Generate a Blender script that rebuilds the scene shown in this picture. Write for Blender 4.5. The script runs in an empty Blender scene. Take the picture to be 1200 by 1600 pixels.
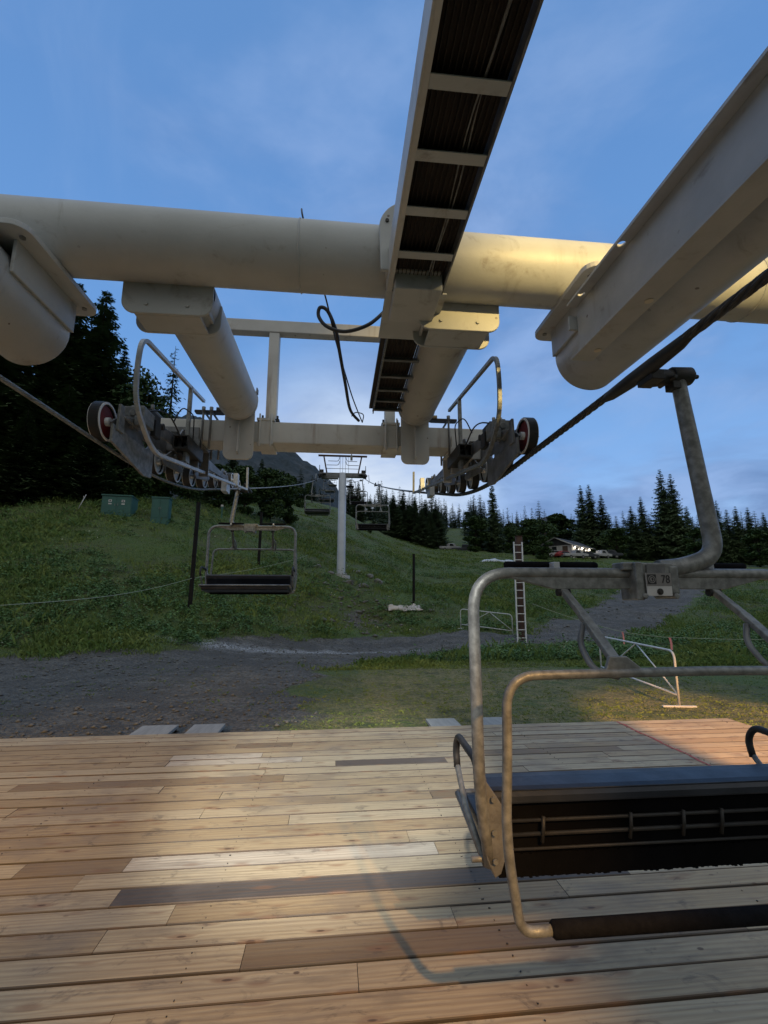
import bpy, math, random
import numpy as np
from mathutils import Vector, Matrix, Quaternion

S = bpy.context.scene
COL = S.collection
R = math.radians
random.seed(7)
rng = np.random.default_rng(11)

# ------------------------------------------------------------------ camera
cam_d = bpy.data.cameras.new('camera')
cam = bpy.data.objects.new('camera', cam_d)
COL.objects.link(cam)
S.camera = cam
cam_d.sensor_fit = 'VERTICAL'
cam_d.sensor_height = 36.0
cam_d.lens = 740.0 / 1600.0 * 36.0
cam_d.clip_start = 0.05
cam_d.clip_end = 6000
PITCH = math.atan(137 / 740.0)
YAW = math.atan(73 / math.hypot(740.0, 137))
cam.location = (0, 0, 1.7)
cam.rotation_euler = (math.pi / 2 + PITCH, 0, -YAW)

# ------------------------------------------------------------------ exposure
S.view_settings.view_transform = 'Standard'
S.view_settings.look = 'None'
S.view_settings.exposure = 0.0
S.view_settings.gamma = 1.0
S.render.engine = 'CYCLES'

# ------------------------------------------------------------------ dusk sky
W = bpy.data.worlds.new('World')
S.world = W
W.use_nodes = True


class NT:
    """small helper to wire node trees"""
    def __init__(self, tree):
        self.t = tree
        self.n = tree.nodes
        self.l = tree.links

    def add(self, kind, ins=None, **kw):
        nd = self.n.new(kind)
        for k, v in kw.items():
            setattr(nd, k, v)
        for k, v in (ins or {}).items():
            s = nd.inputs[k]
            if isinstance(v, bpy.types.NodeSocket):
                self.l.new(v, s)
            else:
                s.default_value = v
        return nd

    def math(self, op, a, b=0.0, clamp=False):
        nd = self.add('ShaderNodeMath', operation=op, use_clamp=clamp)
        for i, v in enumerate((a, b)):
            if isinstance(v, bpy.types.NodeSocket):
                self.l.new(v, nd.inputs[i])
            else:
                nd.inputs[i].default_value = v
        return nd.outputs[0]

    def smooth(self, v, lo, hi):
        nd = self.add('ShaderNodeMapRange', interpolation_type='SMOOTHSTEP')
        self.l.new(v, nd.inputs[0])
        nd.inputs[1].default_value = lo
        nd.inputs[2].default_value = hi
        return nd.outputs[0]

    def mix(self, f, a, b, blend='MIX'):
        nd = self.add('ShaderNodeMix', data_type='RGBA', blend_type=blend)
        for s, v in ((nd.inputs[0], f), (nd.inputs[6], a), (nd.inputs[7], b)):
            if isinstance(v, bpy.types.NodeSocket):
                self.l.new(v, s)
            elif isinstance(v, (int, float)):
                s.default_value = v
            else:
                s.default_value = (v[0], v[1], v[2], 1)
        return nd.outputs[2]

    def noise(self, vec, scale, detail=4, rough=0.55, dist=0.0):
        nd = self.add('ShaderNodeTexNoise')
        self.l.new(vec, nd.inputs['Vector'])
        nd.inputs['Scale'].default_value = scale
        nd.inputs['Detail'].default_value = detail
        nd.inputs['Roughness'].default_value = rough
        nd.inputs['Distortion'].default_value = dist
        return nd.outputs[0]

    def ramp(self, v, stops, interp='LINEAR'):
        nd = self.add('ShaderNodeValToRGB')
        cr = nd.color_ramp
        cr.interpolation = interp
        while len(cr.elements) < len(stops):
            cr.elements.new(0.5)
        for e, (p, c) in zip(cr.elements, stops):
            e.position = p
            e.color = (c[0], c[1], c[2], 1) if not isinstance(c, (int, float)) else (c, c, c, 1)
        self.l.new(v, nd.inputs[0])
        return nd.outputs[0]


def build_world():
    T = NT(W.node_tree)
    T.n.clear()
    tc = T.add('ShaderNodeTexCoord')
    d = tc.outputs['Generated']
    sep = T.add('ShaderNodeSeparateXYZ', {0: d})
    x, y, z = sep.outputs
    # clear dusk air, pale at the skyline and deep blue above
    col = T.ramp(z, [(0.0, (.40, .60, .92)), (.13, (.36, .57, .92)), (.26, (.235, .45, .84)),
                     (.46, (.155, .35, .73)), (.72, (.125, .29, .63)), (1.0, (.12, .27, .57))])
    # glow of the hidden sun behind the hill, a little left of the lift line
    dot = T.add('ShaderNodeVectorMath', {0: d, 1: (0.02, .985, .155)}, operation='DOT_PRODUCT').outputs['Value']
    glow = T.smooth(dot, .90, 1.0)
    glow = T.math('POWER', glow, 1.6)
    col = T.mix(T.math('MULTIPLY', glow, .85), col, (.78, .86, .97))
    # cloud bank, flattened towards the horizon
    zz = T.math('ADD', T.math('MAXIMUM', z, 0.0), .16)
    comb = T.add('ShaderNodeCombineXYZ', {0: T.math('DIVIDE', x, zz), 1: T.math('DIVIDE', y, zz), 2: 0.3})
    n1 = T.noise(comb.outputs[0], .8, 7, .56, .5)
    n2 = T.noise(comb.outputs[0], 2.3, 6, .55, .3)
    n = T.math('ADD', T.math('MULTIPLY', n1, .7), T.math('MULTIPLY', n2, .3))
    side = T.smooth(x, -.35, .55)
    low = T.math('SUBTRACT', 1.0, T.smooth(z, .08, .62))
    cov = T.math('ADD', n, T.math('MULTIPLY', T.math('MULTIPLY', side, low), .15))
    thick = T.smooth(cov, .49, .66)
    ccol = T.mix(T.smooth(n2, .35, .68), (.12, .21, .44), (.29, .44, .76))
    col = T.mix(T.math('MULTIPLY', thick, .8), col, ccol)
    wisp = T.smooth(T.noise(comb.outputs[0], 1.5, 8, .6, .8), .5, .8)
    col = T.mix(T.math('MULTIPLY', wisp, .38), col, (.32, .47, .78))
    # unseen sky behind and overhead, brightened for neutral fill light, darkened low down
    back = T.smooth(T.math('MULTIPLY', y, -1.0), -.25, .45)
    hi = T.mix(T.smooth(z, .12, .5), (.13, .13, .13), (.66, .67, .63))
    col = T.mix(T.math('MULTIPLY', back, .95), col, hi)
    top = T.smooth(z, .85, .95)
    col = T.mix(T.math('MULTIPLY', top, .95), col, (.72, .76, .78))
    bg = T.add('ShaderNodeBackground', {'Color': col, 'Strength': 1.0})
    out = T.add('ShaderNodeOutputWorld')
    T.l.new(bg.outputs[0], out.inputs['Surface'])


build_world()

# ------------------------------------------------------------------ lights
sun_d = bpy.data.lights.new('dusk_sun', 'SUN')
sun_d.energy = 0.06
sun_d.angle = R(20)
sun_d.color = (.9, .93, 1)
sun = bpy.data.objects.new('dusk_sun', sun_d)
COL.objects.link(sun)
sun.rotation_euler = (R(-72), 0, R(4))


def spot(name, loc, target, watts, color, size_deg, blend, radius):
    """a real flood lamp of the terminal building behind the camera"""
    d = bpy.data.lights.new(name, 'SPOT')
    d.energy = watts
    d.color = color
    d.spot_size = R(size_deg)
    d.spot_blend = blend
    d.shadow_soft_size = radius
    o = bpy.data.objects.new(name, d)
    COL.objects.link(o)
    o.location = loc
    v = Vector(target) - Vector(loc)
    o.rotation_euler = v.to_track_quat('-Z', 'Y').to_euler()
    return o


WARM = (1.0, .60, .27)
spot('pipe_flood_lamp', (2.7, -1.2, 5.0), (1.95, 2.83, 3.98), 1500, (1.0, .70, .25), 40, .8, .06)
spot('warm_flood_lamp', (1.2, -1.1, 2.95), (-.02, 2.3, 0), 640, (1.0, .53, .15), 36, .85, .035)
spot('orange_flood_lamp', (5.2, -2.2, 5.4), (6.0, 5.3, 0), 9000, (1.0, .53, .21), 26, .35, .08)
spot('white_flood_lamp', (-1.0, -3.0, 5.0), (.0, 5.1, 0), 5200, (1.0, .98, .92), 21, .65, .08)
spot('amber_wall_lamp', (-5.4, -2.0, 3.8), (-3.6, 4.3, 0), 2100, (1.0, .50, .05), 44, .8, .08)

# ------------------------------------------------------------------ tagging helpers


def tag(o, label=None, cat=None, group=None, kind=None):
    if label:
        o['label'] = label
    if cat:
        o['category'] = cat
    if group:
        o['group'] = group
    if kind:
        o['kind'] = kind
    return o


def empty(name, loc=(0, 0, 0), rz=0.0):
    o = bpy.data.objects.new(name, None)
    COL.objects.link(o)
    o.location = loc
    o.rotation_euler = (0, 0, rz)
    o.empty_display_size = .1
    return o


def kids(o, allobs):
    return [c for c in allobs if c.parent == o]


def copy_tree(o, parent=None, allobs=None):
    allobs = allobs or list(bpy.data.objects)
    c = o.copy()
    COL.objects.link(c)
    c.parent = parent
    for ch in kids(o, allobs):
        copy_tree(ch, c, allobs)
    return c


# ------------------------------------------------------------------ mesh builder
V = Vector


class MB:
    def __init__(self):
        self.v = []
        self.f = []
        self.s = []

    def _add(self, vs, fs, smooth):
        b = len(self.v)
        self.v += [tuple(p) for p in vs]
        self.f += [tuple(i + b for i in f) for f in fs]
        self.s += [smooth] * len(fs)
        return self

    def box(self, c, size, rot=None):
        hx, hy, hz = size[0] / 2, size[1] / 2, size[2] / 2
        vs = [V((sx * hx, sy * hy, sz * hz)) for sz in (-1, 1) for sx, sy in ((-1, -1), (1, -1), (1, 1), (-1, 1))]
        if rot is not None:
            vs = [rot @ p for p in vs]
        vs = [p + V(c) for p in vs]
        fs = [(3, 2, 1, 0), (4, 5, 6, 7), (0, 1, 5, 4), (1, 2, 6, 5), (2, 3, 7, 6), (3, 0, 4, 7)]
        return self._add(vs, fs, False)

    def beam(self, a, b, w, h, up=(0, 0, 1)):
        a, b = V(a), V(b)
        d = b - a
        ln = d.length
        yv = d.normalized()
        xv = yv.cross(V(up)).normalized()
        zv = xv.cross(yv)
        m = Matrix((xv, yv, zv)).transposed()
        return self.box((a + b) / 2, (w, ln, h), m)

    def tube(self, pts, r, n=10, caps=True, closed=False, smooth=True):
        pts = [V(p) for p in pts]
        m = len(pts)
        rr = r if isinstance(r, (list, tuple, np.ndarray)) else [r] * m
        tang = []
        for i in range(m):
            if closed:
                t = pts[(i + 1) % m] - pts[i - 1]
            else:
                t = pts[min(i + 1, m - 1)] - pts[max(i - 1, 0)]
            tang.append(t.normalized())
        ref = V((0, 0, 1)) if abs(tang[0].z) < .9 else V((1, 0, 0))
        u = tang[0].cross(ref).normalized()
        vs = []
        for i in range(m):
            t = tang[i]
            u = (u - t * u.dot(t)).normalized()
            w = t.cross(u)
            for k in range(n):
                a = 2 * math.pi * (k + .5) / n
                vs.append(pts[i] + (u * math.cos(a) + w * math.sin(a)) * rr[i])
        fs = []
        for i in range(m if closed else m - 1):
            j = (i + 1) % m
            for k in range(n):
                k2 = (k + 1) % n
                fs.append((i * n + k, i * n + k2, j * n + k2, j * n + k))
        self._add(vs, fs, smooth)
        if caps and not closed:
            b = len(self.v) - len(vs)
            self.f.append(tuple(b + k for k in reversed(range(n))))
            self.f.append(tuple(b + (m - 1) * n + k for k in range(n)))
            self.s += [False, False]
        return self

    def cyl(self, a, b, r, n=20, r2=None):
        return self.tube([a, b], [r, r if r2 is None else r2], n)

    def prism(self, poly, origin, ux, uy, thick):
        """extrude a 2D outline lying in the plane (ux, uy) by thick, centred on it"""
        o, ux, uy = V(origin), V(ux).normalized(), V(uy).normalized()
        nz = ux.cross(uy).normalized()
        n = len(poly)
        vs = [o + ux * p[0] + uy * p[1] + nz * (-thick / 2) for p in poly] + \
             [o + ux * p[0] + uy * p[1] + nz * (thick / 2) for p in poly]
        fs = [tuple(reversed(range(n))), tuple(range(n, 2 * n))]
        fs += [(i, (i + 1) % n, n + (i + 1) % n, n + i) for i in range(n)]
        return self._add(vs, fs, False)

    def ring(self, c, axis, r_out, r_in, w, n=32):
        """wheel-like ring (rectangular section)"""
        c, ax = V(c), V(axis).normalized()
        ref = V((0, 0, 1)) if abs(ax.z) < .9 else V((1, 0, 0))
        u = ax.cross(ref).normalized()
        q = ax.cross(u)
        vs, fs = [], []
        for k in range(n):
            a = 2 * math.pi * k / n
            e = u * math.cos(a) + q * math.sin(a)
            vs += [c + e * r_out - ax * w / 2, c + e * r_out + ax * w / 2, c + e * r_in + ax * w / 2, c + e * r_in - ax * w / 2]
        for k in range(n):
            i, j = 4 * k, 4 * ((k + 1) % n)
            for q2 in range(4):
                fs.append((i + q2, j + q2, j + (q2 + 1) % 4, i + (q2 + 1) % 4))
        return self._add(vs, fs, False)

    def build(self, name, mat, parent=None, bevel=0.0, auto=False):
        me = bpy.data.meshes.new(name)
        me.from_pydata(self.v, [], self.f)
        me.validate()
        if len(me.polygons) == len(self.s):
            me.polygons.foreach_set('use_smooth', self.s)
        me.materials.append(mat)
        o = bpy.data.objects.new(name, me)
        COL.objects.link(o)
        o.parent = parent
        if bevel:
            b = o.modifiers.new('bevel', 'BEVEL')
            b.width = bevel
            b.segments = 2
            b.limit_method = 'ANGLE'
            b.angle_limit = R(50)
            b.harden_normals = False
        return o


def arc(c, r, a0, a1, n, ux=(1, 0, 0), uy=(0, 0, 1)):
    c, ux, uy = V(c), V(ux), V(uy)
    return [c + ux * (r * math.cos(R(a0 + (a1 - a0) * i / n))) + uy * (r * math.sin(R(a0 + (a1 - a0) * i / n))) for i in range(n + 1)]


def rounded(pts, r, n=6):
    """round the corners of an open polyline"""
    pts = [V(p) for p in pts]
    out = [pts[0]]
    for i in range(1, len(pts) - 1):
        a, b, c = pts[i - 1], pts[i], pts[i + 1]
        ri = min(r, (a - b).length * .48, (c - b).length * .48)
        p, q = b + (a - b).normalized() * ri, b + (c - b).normalized() * ri
        for k in range(n + 1):
            t = k / n
            out.append(p * (1 - t) ** 2 + b * 2 * t * (1 - t) + q * t * t)
    out.append(pts[-1])
    return out


def rrect(w, h, r, n=5, corners=(1, 1, 1, 1)):
    """rounded rectangle outline centred at 0: corners bl, br, tr, tl"""
    out = []
    cs = [(-w / 2, -h / 2, 180), (w / 2, -h / 2, 270), (w / 2, h / 2, 0), (-w / 2, h / 2, 90)]
    for (x, y, a0), on in zip(cs, corners):
        if not on:
            out.append((x, y))
            continue
        cx, cy2 = x - math.copysign(r, x), y - math.copysign(r, y)
        for k in range(n + 1):
            a = R(a0 + 90 * k / n)
            out.append((cx + r * math.cos(a), cy2 + r * math.sin(a)))
    return out


# ------------------------------------------------------------------ materials


def mat(name, c1, c2=None, scale=3.0, rough=.6, metal=0.0, bump=0.0, bscale=None, stain=None, stain_amt=.3,
        sscale=2.0, stretch=(1, 1, 1), spec=.5, rough_var=0.0, chips=0.0, runs=0.0):
    m = bpy.data.materials.new(name)
    m.use_nodes = True
    T = NT(m.node_tree)
    bs = T.n['Principled BSDF']
    tc = T.add('ShaderNodeTexCoord')
    mp = T.add('ShaderNodeMapping', {'Vector': tc.outputs['Object'], 'Scale': stretch})
    v = mp.outputs[0]
    n = T.noise(v, scale, 5, .6)
    col = T.mix(T.smooth(n, .3, .7), c1, c2 or tuple(x * .8 for x in c1))
    if stain:
        sn = T.noise(v, sscale, 8, .68, .6)
        f = T.math('MULTIPLY', T.smooth(sn, .56, .74), stain_amt)
        col = T.mix(f, col, stain)
    if runs:                                        # rust and grime run down the sides
        rm = T.add('ShaderNodeMapping', {'Vector': tc.outputs['Object'], 'Scale': (9, 9, .8)}).outputs[0]
        ru = T.noise(rm, 1.0, 5, .6)
        pt = T.noise(v, .9, 3, .5)
        f = T.math('MULTIPLY', T.math('MULTIPLY', T.smooth(ru, .55, .72), T.smooth(pt, .48, .62)), runs)
        col = T.mix(f, col, (.17, .085, .04))
    if chips:                                       # chipped paint
        vo = T.add('ShaderNodeTexVoronoi', {'Vector': v, 'Scale': 7.0, 'Randomness': 1.0}, feature='F1').outputs['Distance']
        wob = T.noise(v, 40, 3, .6)
        cl = T.noise(v, 1.7, 3, .6)
        f = T.math('MULTIPLY', T.smooth(T.math('ADD', vo, T.math('MULTIPLY', wob, .12)), .135, .11), T.math('MULTIPLY', T.smooth(cl, .47, .6), chips))
        col = T.mix(f, col, (.07, .04, .025))
    T.l.new(col, bs.inputs['Base Color'])
    bs.inputs['Metallic'].default_value = metal
    bs.inputs['Specular IOR Level'].default_value = spec
    if rough_var:
        rn = T.noise(v, scale * 2.3, 4, .6)
        T.l.new(T.math('ADD', rough - rough_var / 2, T.math('MULTIPLY', rn, rough_var)), bs.inputs['Roughness'])
    else:
        bs.inputs['Roughness'].default_value = rough
    if bump:
        bn = T.noise(v, bscale or scale * 6, 5, .6)
        b = T.add('ShaderNodeBump', {'Strength': bump, 'Distance': .01, 'Height': bn})
        T.l.new(b.outputs[0], bs.inputs['Normal'])
    return m


M = {}
M['rusty'] = mat('cream_paint_rust_stained', (.43, .42, .39), (.36, .35, .32), 1.6, .5, chips=.9, runs=.5, stain=(.12, .065, .035), stain_amt=.9, sscale=2.6, bump=.12, bscale=30)
M['cream'] = mat('cream_paint', (.45, .462, .46), (.37, .38, .378), 1.6, .5, chips=.9, runs=.35, stain=(.13, .095, .06), stain_amt=.55, sscale=4.0, bump=.12, bscale=30, rough_var=.2)
M['beam'] = mat('white_beam_paint', (.54, .53, .50), (.45, .44, .42), 2.0, .48, chips=.9, runs=.5, stain=(.22, .15, .09), stain_amt=.4, sscale=5.0, bump=.1, bscale=35, rough_var=.2)
M['grey_paint'] = mat('grey_beam_paint', (.46, .465, .47), (.36, .365, .37), 2.0, .5, chips=.7, runs=.3, stain=(.12, .09, .06), stain_amt=.45, sscale=6, bump=.1, bscale=35)
M['galv'] = mat('galvanised_steel', (.27, .275, .265), (.14, .142, .138), 26, .5, .4, stain=(.12, .09, .065), stain_amt=.3, sscale=11, bump=.15, bscale=90, rough_var=.25)
M['galv_dark'] = mat('weathered_steel', (.22, .225, .23), (.12, .12, .123), 9, .55, .4, stain=(.06, .035, .02), stain_amt=.6, sscale=6, bump=.2, bscale=60)
M['galv_light'] = mat('bright_galvanised', (.52, .54, .56), (.38, .40, .42), 14, .45, .4, stain=(.2, .17, .14), stain_amt=.3, sscale=8)
M['black_steel'] = mat('greasy_black_steel', (.016, .016, .016), (.032, .03, .028), 8, .55, .2, stain=(.09, .045, .022), stain_amt=.5, sscale=7, bump=.2, bscale=50)
M['grate'] = mat('dark_grating', (.020, .015, .012), (.034, .026, .02), 5, .75, 0, stain=(.07, .05, .035), stain_amt=.5, sscale=3, stretch=(6, .6, 1), bump=.4, bscale=60)
M['rubber'] = mat('black_rubber', (.012, .012, .013), (.022, .021, .021), 12, .6, bump=.1)
M['red'] = mat('red_paint', (.20, .013, .016), (.13, .012, .013), 6, .5, stain=(.05, .02, .015), stain_amt=.6, sscale=8)
M['rope'] = mat('greased_wire_rope', (.030, .029, .03), (.06, .058, .056), 20, .42, .5, bump=.2, bscale=120)
M['cable'] = mat('black_cable', (.014, .014, .016), (.02, .02, .022), 9, .5)
M['seat'] = mat('dark_vinyl', (.010, .012, .018), (.022, .026, .036), 3.5, .38, 0, spec=.4, stain=(.085, .095, .12), stain_amt=.45, sscale=3, bump=.12, bscale=25, rough_var=.3)
M['seat_back'] = mat('black_backing', (.003, .003, .0035), (.005, .005, .006), 5, .85, spec=.05, bump=.2, bscale=40)
M['foam'] = mat('black_foam_sleeve', (.006, .006, .0075), (.010, .010, .012), 25, .9, spec=.08, bump=.4, bscale=70)
M['plate'] = mat('sign_white', (.58, .57, .56), (.5, .49, .49), 6, .5)
M['plate_grey'] = mat('sign_grey', (.24, .225, .22), (.19, .18, .175), 8, .5)
M['ink'] = mat('sign_black', (.012, .012, .012), (.015, .015, .015), 5, .5)
M['alu'] = mat('aluminium', (.80, .80, .80), (.70, .70, .71), 8, .5, .1)
M['white_tube'] = mat('white_tube_paint', (.68, .68, .67), (.55, .55, .54), 8, .5, stain=(.25, .2, .15), stain_amt=.3, sscale=12)
M['post'] = mat('dark_post_paint', (.008, .0075, .007), (.014, .012, .011), 4, .8, spec=.2)
M['brown_post'] = mat('rusty_post', (.075, .036, .022), (.05, .025, .017), 6, .8, bump=.2)
M['green_box'] = mat('green_enamel', (.035, .125, .105), (.028, .1, .085), 3, .45, stain=(.05, .08, .06), stain_amt=.3)
M['pink'] = mat('pink_tape', (.95, .36, .34), (.9, .3, .29), 6, .7)
M['twine'] = mat('pale_twine', (.32, .36, .26), (.25, .28, .2), 6, .8)
M['cloth'] = mat('pale_sheet', (.58, .53, .50), (.42, .38, .36), 2.5, .8, bump=.3, bscale=6)
M['slab'] = mat('grey_plank', (.30, .31, .30), (.22, .23, .225), 2.0, .75, stretch=(6, .8, 1), bump=.2, bscale=20)
M['bark'] = mat('bark', (.05, .036, .026), (.03, .022, .016), 6, .9, bump=.5, bscale=20)
M['rock'] = mat('rock', (.17, .165, .15), (.085, .082, .075), 2.5, .85, bump=.5, bscale=10)
M['roof'] = mat('dark_shingle', (.05, .05, .055), (.035, .035, .04), 1.5, .85, bump=.2)
M['siding'] = mat('pale_siding', (.55, .54, .52), (.45, .44, .43), 1.0, .8)
M['brown_wall'] = mat('brown_siding', (.10, .065, .045), (.075, .05, .035), 1.0, .85)
M['glass'] = mat('dark_glass', (.02, .025, .03), (.03, .035, .04), 2, .15)
M['tyre'] = mat('tyre', (.02, .02, .02), (.03, .03, .03), 6, .8)
M['car_white'] = mat('white_car_paint', (.42, .42, .43), (.36, .36, .37), 2, .3)
M['car_red'] = mat('red_car_paint', (.30, .03, .03), (.26, .025, .025), 2, .3)
M['car_dark'] = mat('dark_car_paint', (.04, .045, .055), (.035, .04, .05), 2, .3)
M['tower'] = mat('tower_paint', (.50, .54, .60), (.43, .46, .52), 1.5, .5)


def emit(name, c, s):
    m = bpy.data.materials.new(name)
    m.use_nodes = True
    b = m.node_tree.nodes['Principled BSDF']
    b.inputs['Base Color'].default_value = (.8, .8, .8, 1)
    b.inputs['Emission Color'].default_value = (c[0], c[1], c[2], 1)
    b.inputs['Emission Strength'].default_value = s
    return m


M['lamp_on'] = emit('lit_lamp', (1, .93, .82), 6)
M['window_lit'] = emit('lit_window', (1, .8, .55), 1.1)


def foliage(name, c1, c2, c3):
    m = bpy.data.materials.new(name)
    m.use_nodes = True
    T = NT(m.node_tree)
    bs = T.n['Principled BSDF']
    at = T.add('ShaderNodeAttribute', attribute_name='tint')
    tc = T.add('ShaderNodeTexCoord')
    n = T.noise(tc.outputs['Object'], .9, 3, .6)
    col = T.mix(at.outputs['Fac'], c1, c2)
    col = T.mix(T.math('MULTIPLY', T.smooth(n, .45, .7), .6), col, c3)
    T.l.new(col, bs.inputs['Base Color'])
    bs.inputs['Roughness'].default_value = .65
    bs.inputs['Specular IOR Level'].default_value = .25
    return m


M['needles'] = foliage('conifer_needles', (.065, .11, .05), (.12, .165, .07), (.085, .13, .06))
M['needles_far'] = foliage('far_conifer_needles', (.052, .082, .048), (.09, .125, .065), (.07, .10, .058))
M['leaves'] = foliage('broad_leaves', (.03, .062, .02), (.06, .10, .028), (.042, .075, .025))
M['grass'] = foliage('meadow_grass', (.06, .125, .028), (.20, .245, .065), (.09, .17, .036))
M['weeds'] = foliage('meadow_weeds', (.055, .13, .04), (.13, .21, .075), (.08, .155, .05))

# ------------------------------------------------------------------ terrain
_perm = rng.random((256, 256))


def vnoise(x, y):
    x, y = np.asarray(x, float), np.asarray(y, float)
    xi, yi = np.floor(x).astype(int), np.floor(y).astype(int)
    fx, fy = x - xi, y - yi
    fx, fy = fx * fx * (3 - 2 * fx), fy * fy * (3 - 2 * fy)
    g = lambda a, b: _perm[a % 256, b % 256]
    return (g(xi, yi) * (1 - fx) + g(xi + 1, yi) * fx) * (1 - fy) + (g(xi, yi + 1) * (1 - fx) + g(xi + 1, yi + 1) * fx) * fy - .5


def fbm(x, y, o=4):
    s, a = 0, 1.0
    for i in range(o):
        s = s + a * vnoise(x * 2 ** i + 17.3 * i, y * 2 ** i + 5.1 * i)
        a *= .5
    return s


def sstep(v, a, b):
    t = np.clip((v - a) / (b - a), 0, 1)
    return t * t * (3 - 2 * t)


def terrain(X, Y, rough=True):
    X, Y = np.asarray(X, float), np.asarray(Y, float)
    u = X / np.maximum(Y, 8.0)
    s = np.interp(u, [-.9, -.5, -.33, -.12, -.05, 0, .05, .10, .15, .2, .5, .9], [.46, .45, .40, .28, .265, .25, .225, .20, .18, .168, .152, .137])
    y0 = np.interp(X, [-12, -6, -2, 2, 6, 10, 18, 30], [15.2, 16.0, 18.0, 19.4, 20.6, 22.0, 24.0, 25.0])
    yc = np.interp(u, [-.9, -.45, -.25, -.12, -.05, 0, .05, .10, .2, .5, .9], [33, 36, 44, 70, 110, 110, 105, 100, 100, 98, 90])
    sb = np.interp(u, [-.2, -.08, .0, .28, .36, .5, .9], [.07, .2, .205, .20, .15, .115, .08])
    k = 1.1
    f = lambda q: k * np.logaddexp(0, np.clip((q - y0) / k, -40, 400))
    z = -.25 + s * f(np.minimum(Y, yc)) + .06 * np.clip(Y - yc, 0, 14) + sb * np.clip(Y - yc - 14, 0, 270 - 14 - yc)
    # far valley: the sheet runs on flat far out
    z = np.minimum(z, 90)
    if rough:
        a = sstep(Y, 15, 22)
        z = z + a * (.55 * fbm(X * .16, Y * .16) + .16 * fbm(X * .7, Y * .7)) + (.03 + .05 * a) * fbm(X * 1.6 + 9, Y * 1.6) + .022 * fbm(X * 6, Y * 6, 3) * sstep(40 - Y, 0, 25)
    # eroded hollow with loose stones right of the lift tower foot
    d = np.hypot((X - 1.6) / 2.6, (Y - 25.5) / 3.2)
    z = z - .55 * np.exp(-d ** 2 * 1.4)
    return z


def tz(x, y):
    return float(terrain(np.array([x]), np.array([y]))[0])


def in_poly(X, Y, poly, soft=.8):
    """soft inside test: signed distance to a polygon"""
    P = np.array(poly, float)
    inside = np.zeros(X.shape, bool)
    dmin = np.full(X.shape, 1e9)
    n = len(P)
    for i in range(n):
        a, b = P[i], P[(i + 1) % n]
        c = ((a[1] > Y) != (b[1] > Y)) & (X < (b[0] - a[0]) * (Y - a[1]) / (b[1] - a[1] + 1e-12) + a[0])
        inside ^= c
        e = b - a
        t = np.clip(((X - a[0]) * e[0] + (Y - a[1]) * e[1]) / (e @ e), 0, 1)
        dmin = np.minimum(dmin, np.hypot(X - a[0] - t * e[0], Y - a[1] - t * e[1]))
    sd = np.where(inside, dmin, -dmin)
    return sstep(sd, -soft, soft)


GRAVEL = [(-60, 5), (-60, 15.6), (-12.5, 15.6), (-8.6, 15.5), (-5.6, 16.2), (-4.4, 18.4), (-1.5, 20.6), (1.0, 22.0), (5.1, 22.6), (8.6, 23.0),
          (11.3, 25.7), (14.8, 28.9), (22.5, 38.2), (36, 55), (47, 67), (61, 74), (50, 58), (31.7, 39.7), (24.4, 32.5), (18.4, 26.4), (13.4, 21.8), (10, 20.2), (5.0, 18.6), (2.4, 15.6), (-.4, 14.4), (-.75, 10.6),
          (-.8, 7.6), (-.7, 5)]
PALE_STREAK = [(-6.5, 17.2), (-3.6, 18.2), (.5, 18.5), (3.2, 18.8), (3.2, 18.4), (.5, 17.9), (-3.6, 17.4)]  # pale grey streak across the gravel track
DRY = [(-.5, 5.5), (-.5, 10), (.2, 13.0), (2.6, 15.2), (5.5, 14.0), (8.5, 10.5), (8.6, 5.5)]


def gravel_mask(X, Y):
    g = in_poly(X + .9 * fbm(X * .8, Y * .8 + 40), Y + .9 * fbm(X * .8 + 20, Y * .8), GRAVEL, .7)
    d = np.hypot((X - 1.4) / 2.0, (Y - 25.8) / 2.6)
    return np.maximum(g, .75 * np.exp(-d ** 2 * 2) * (vnoise(X * 2, Y * 2) > -.1))


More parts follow.
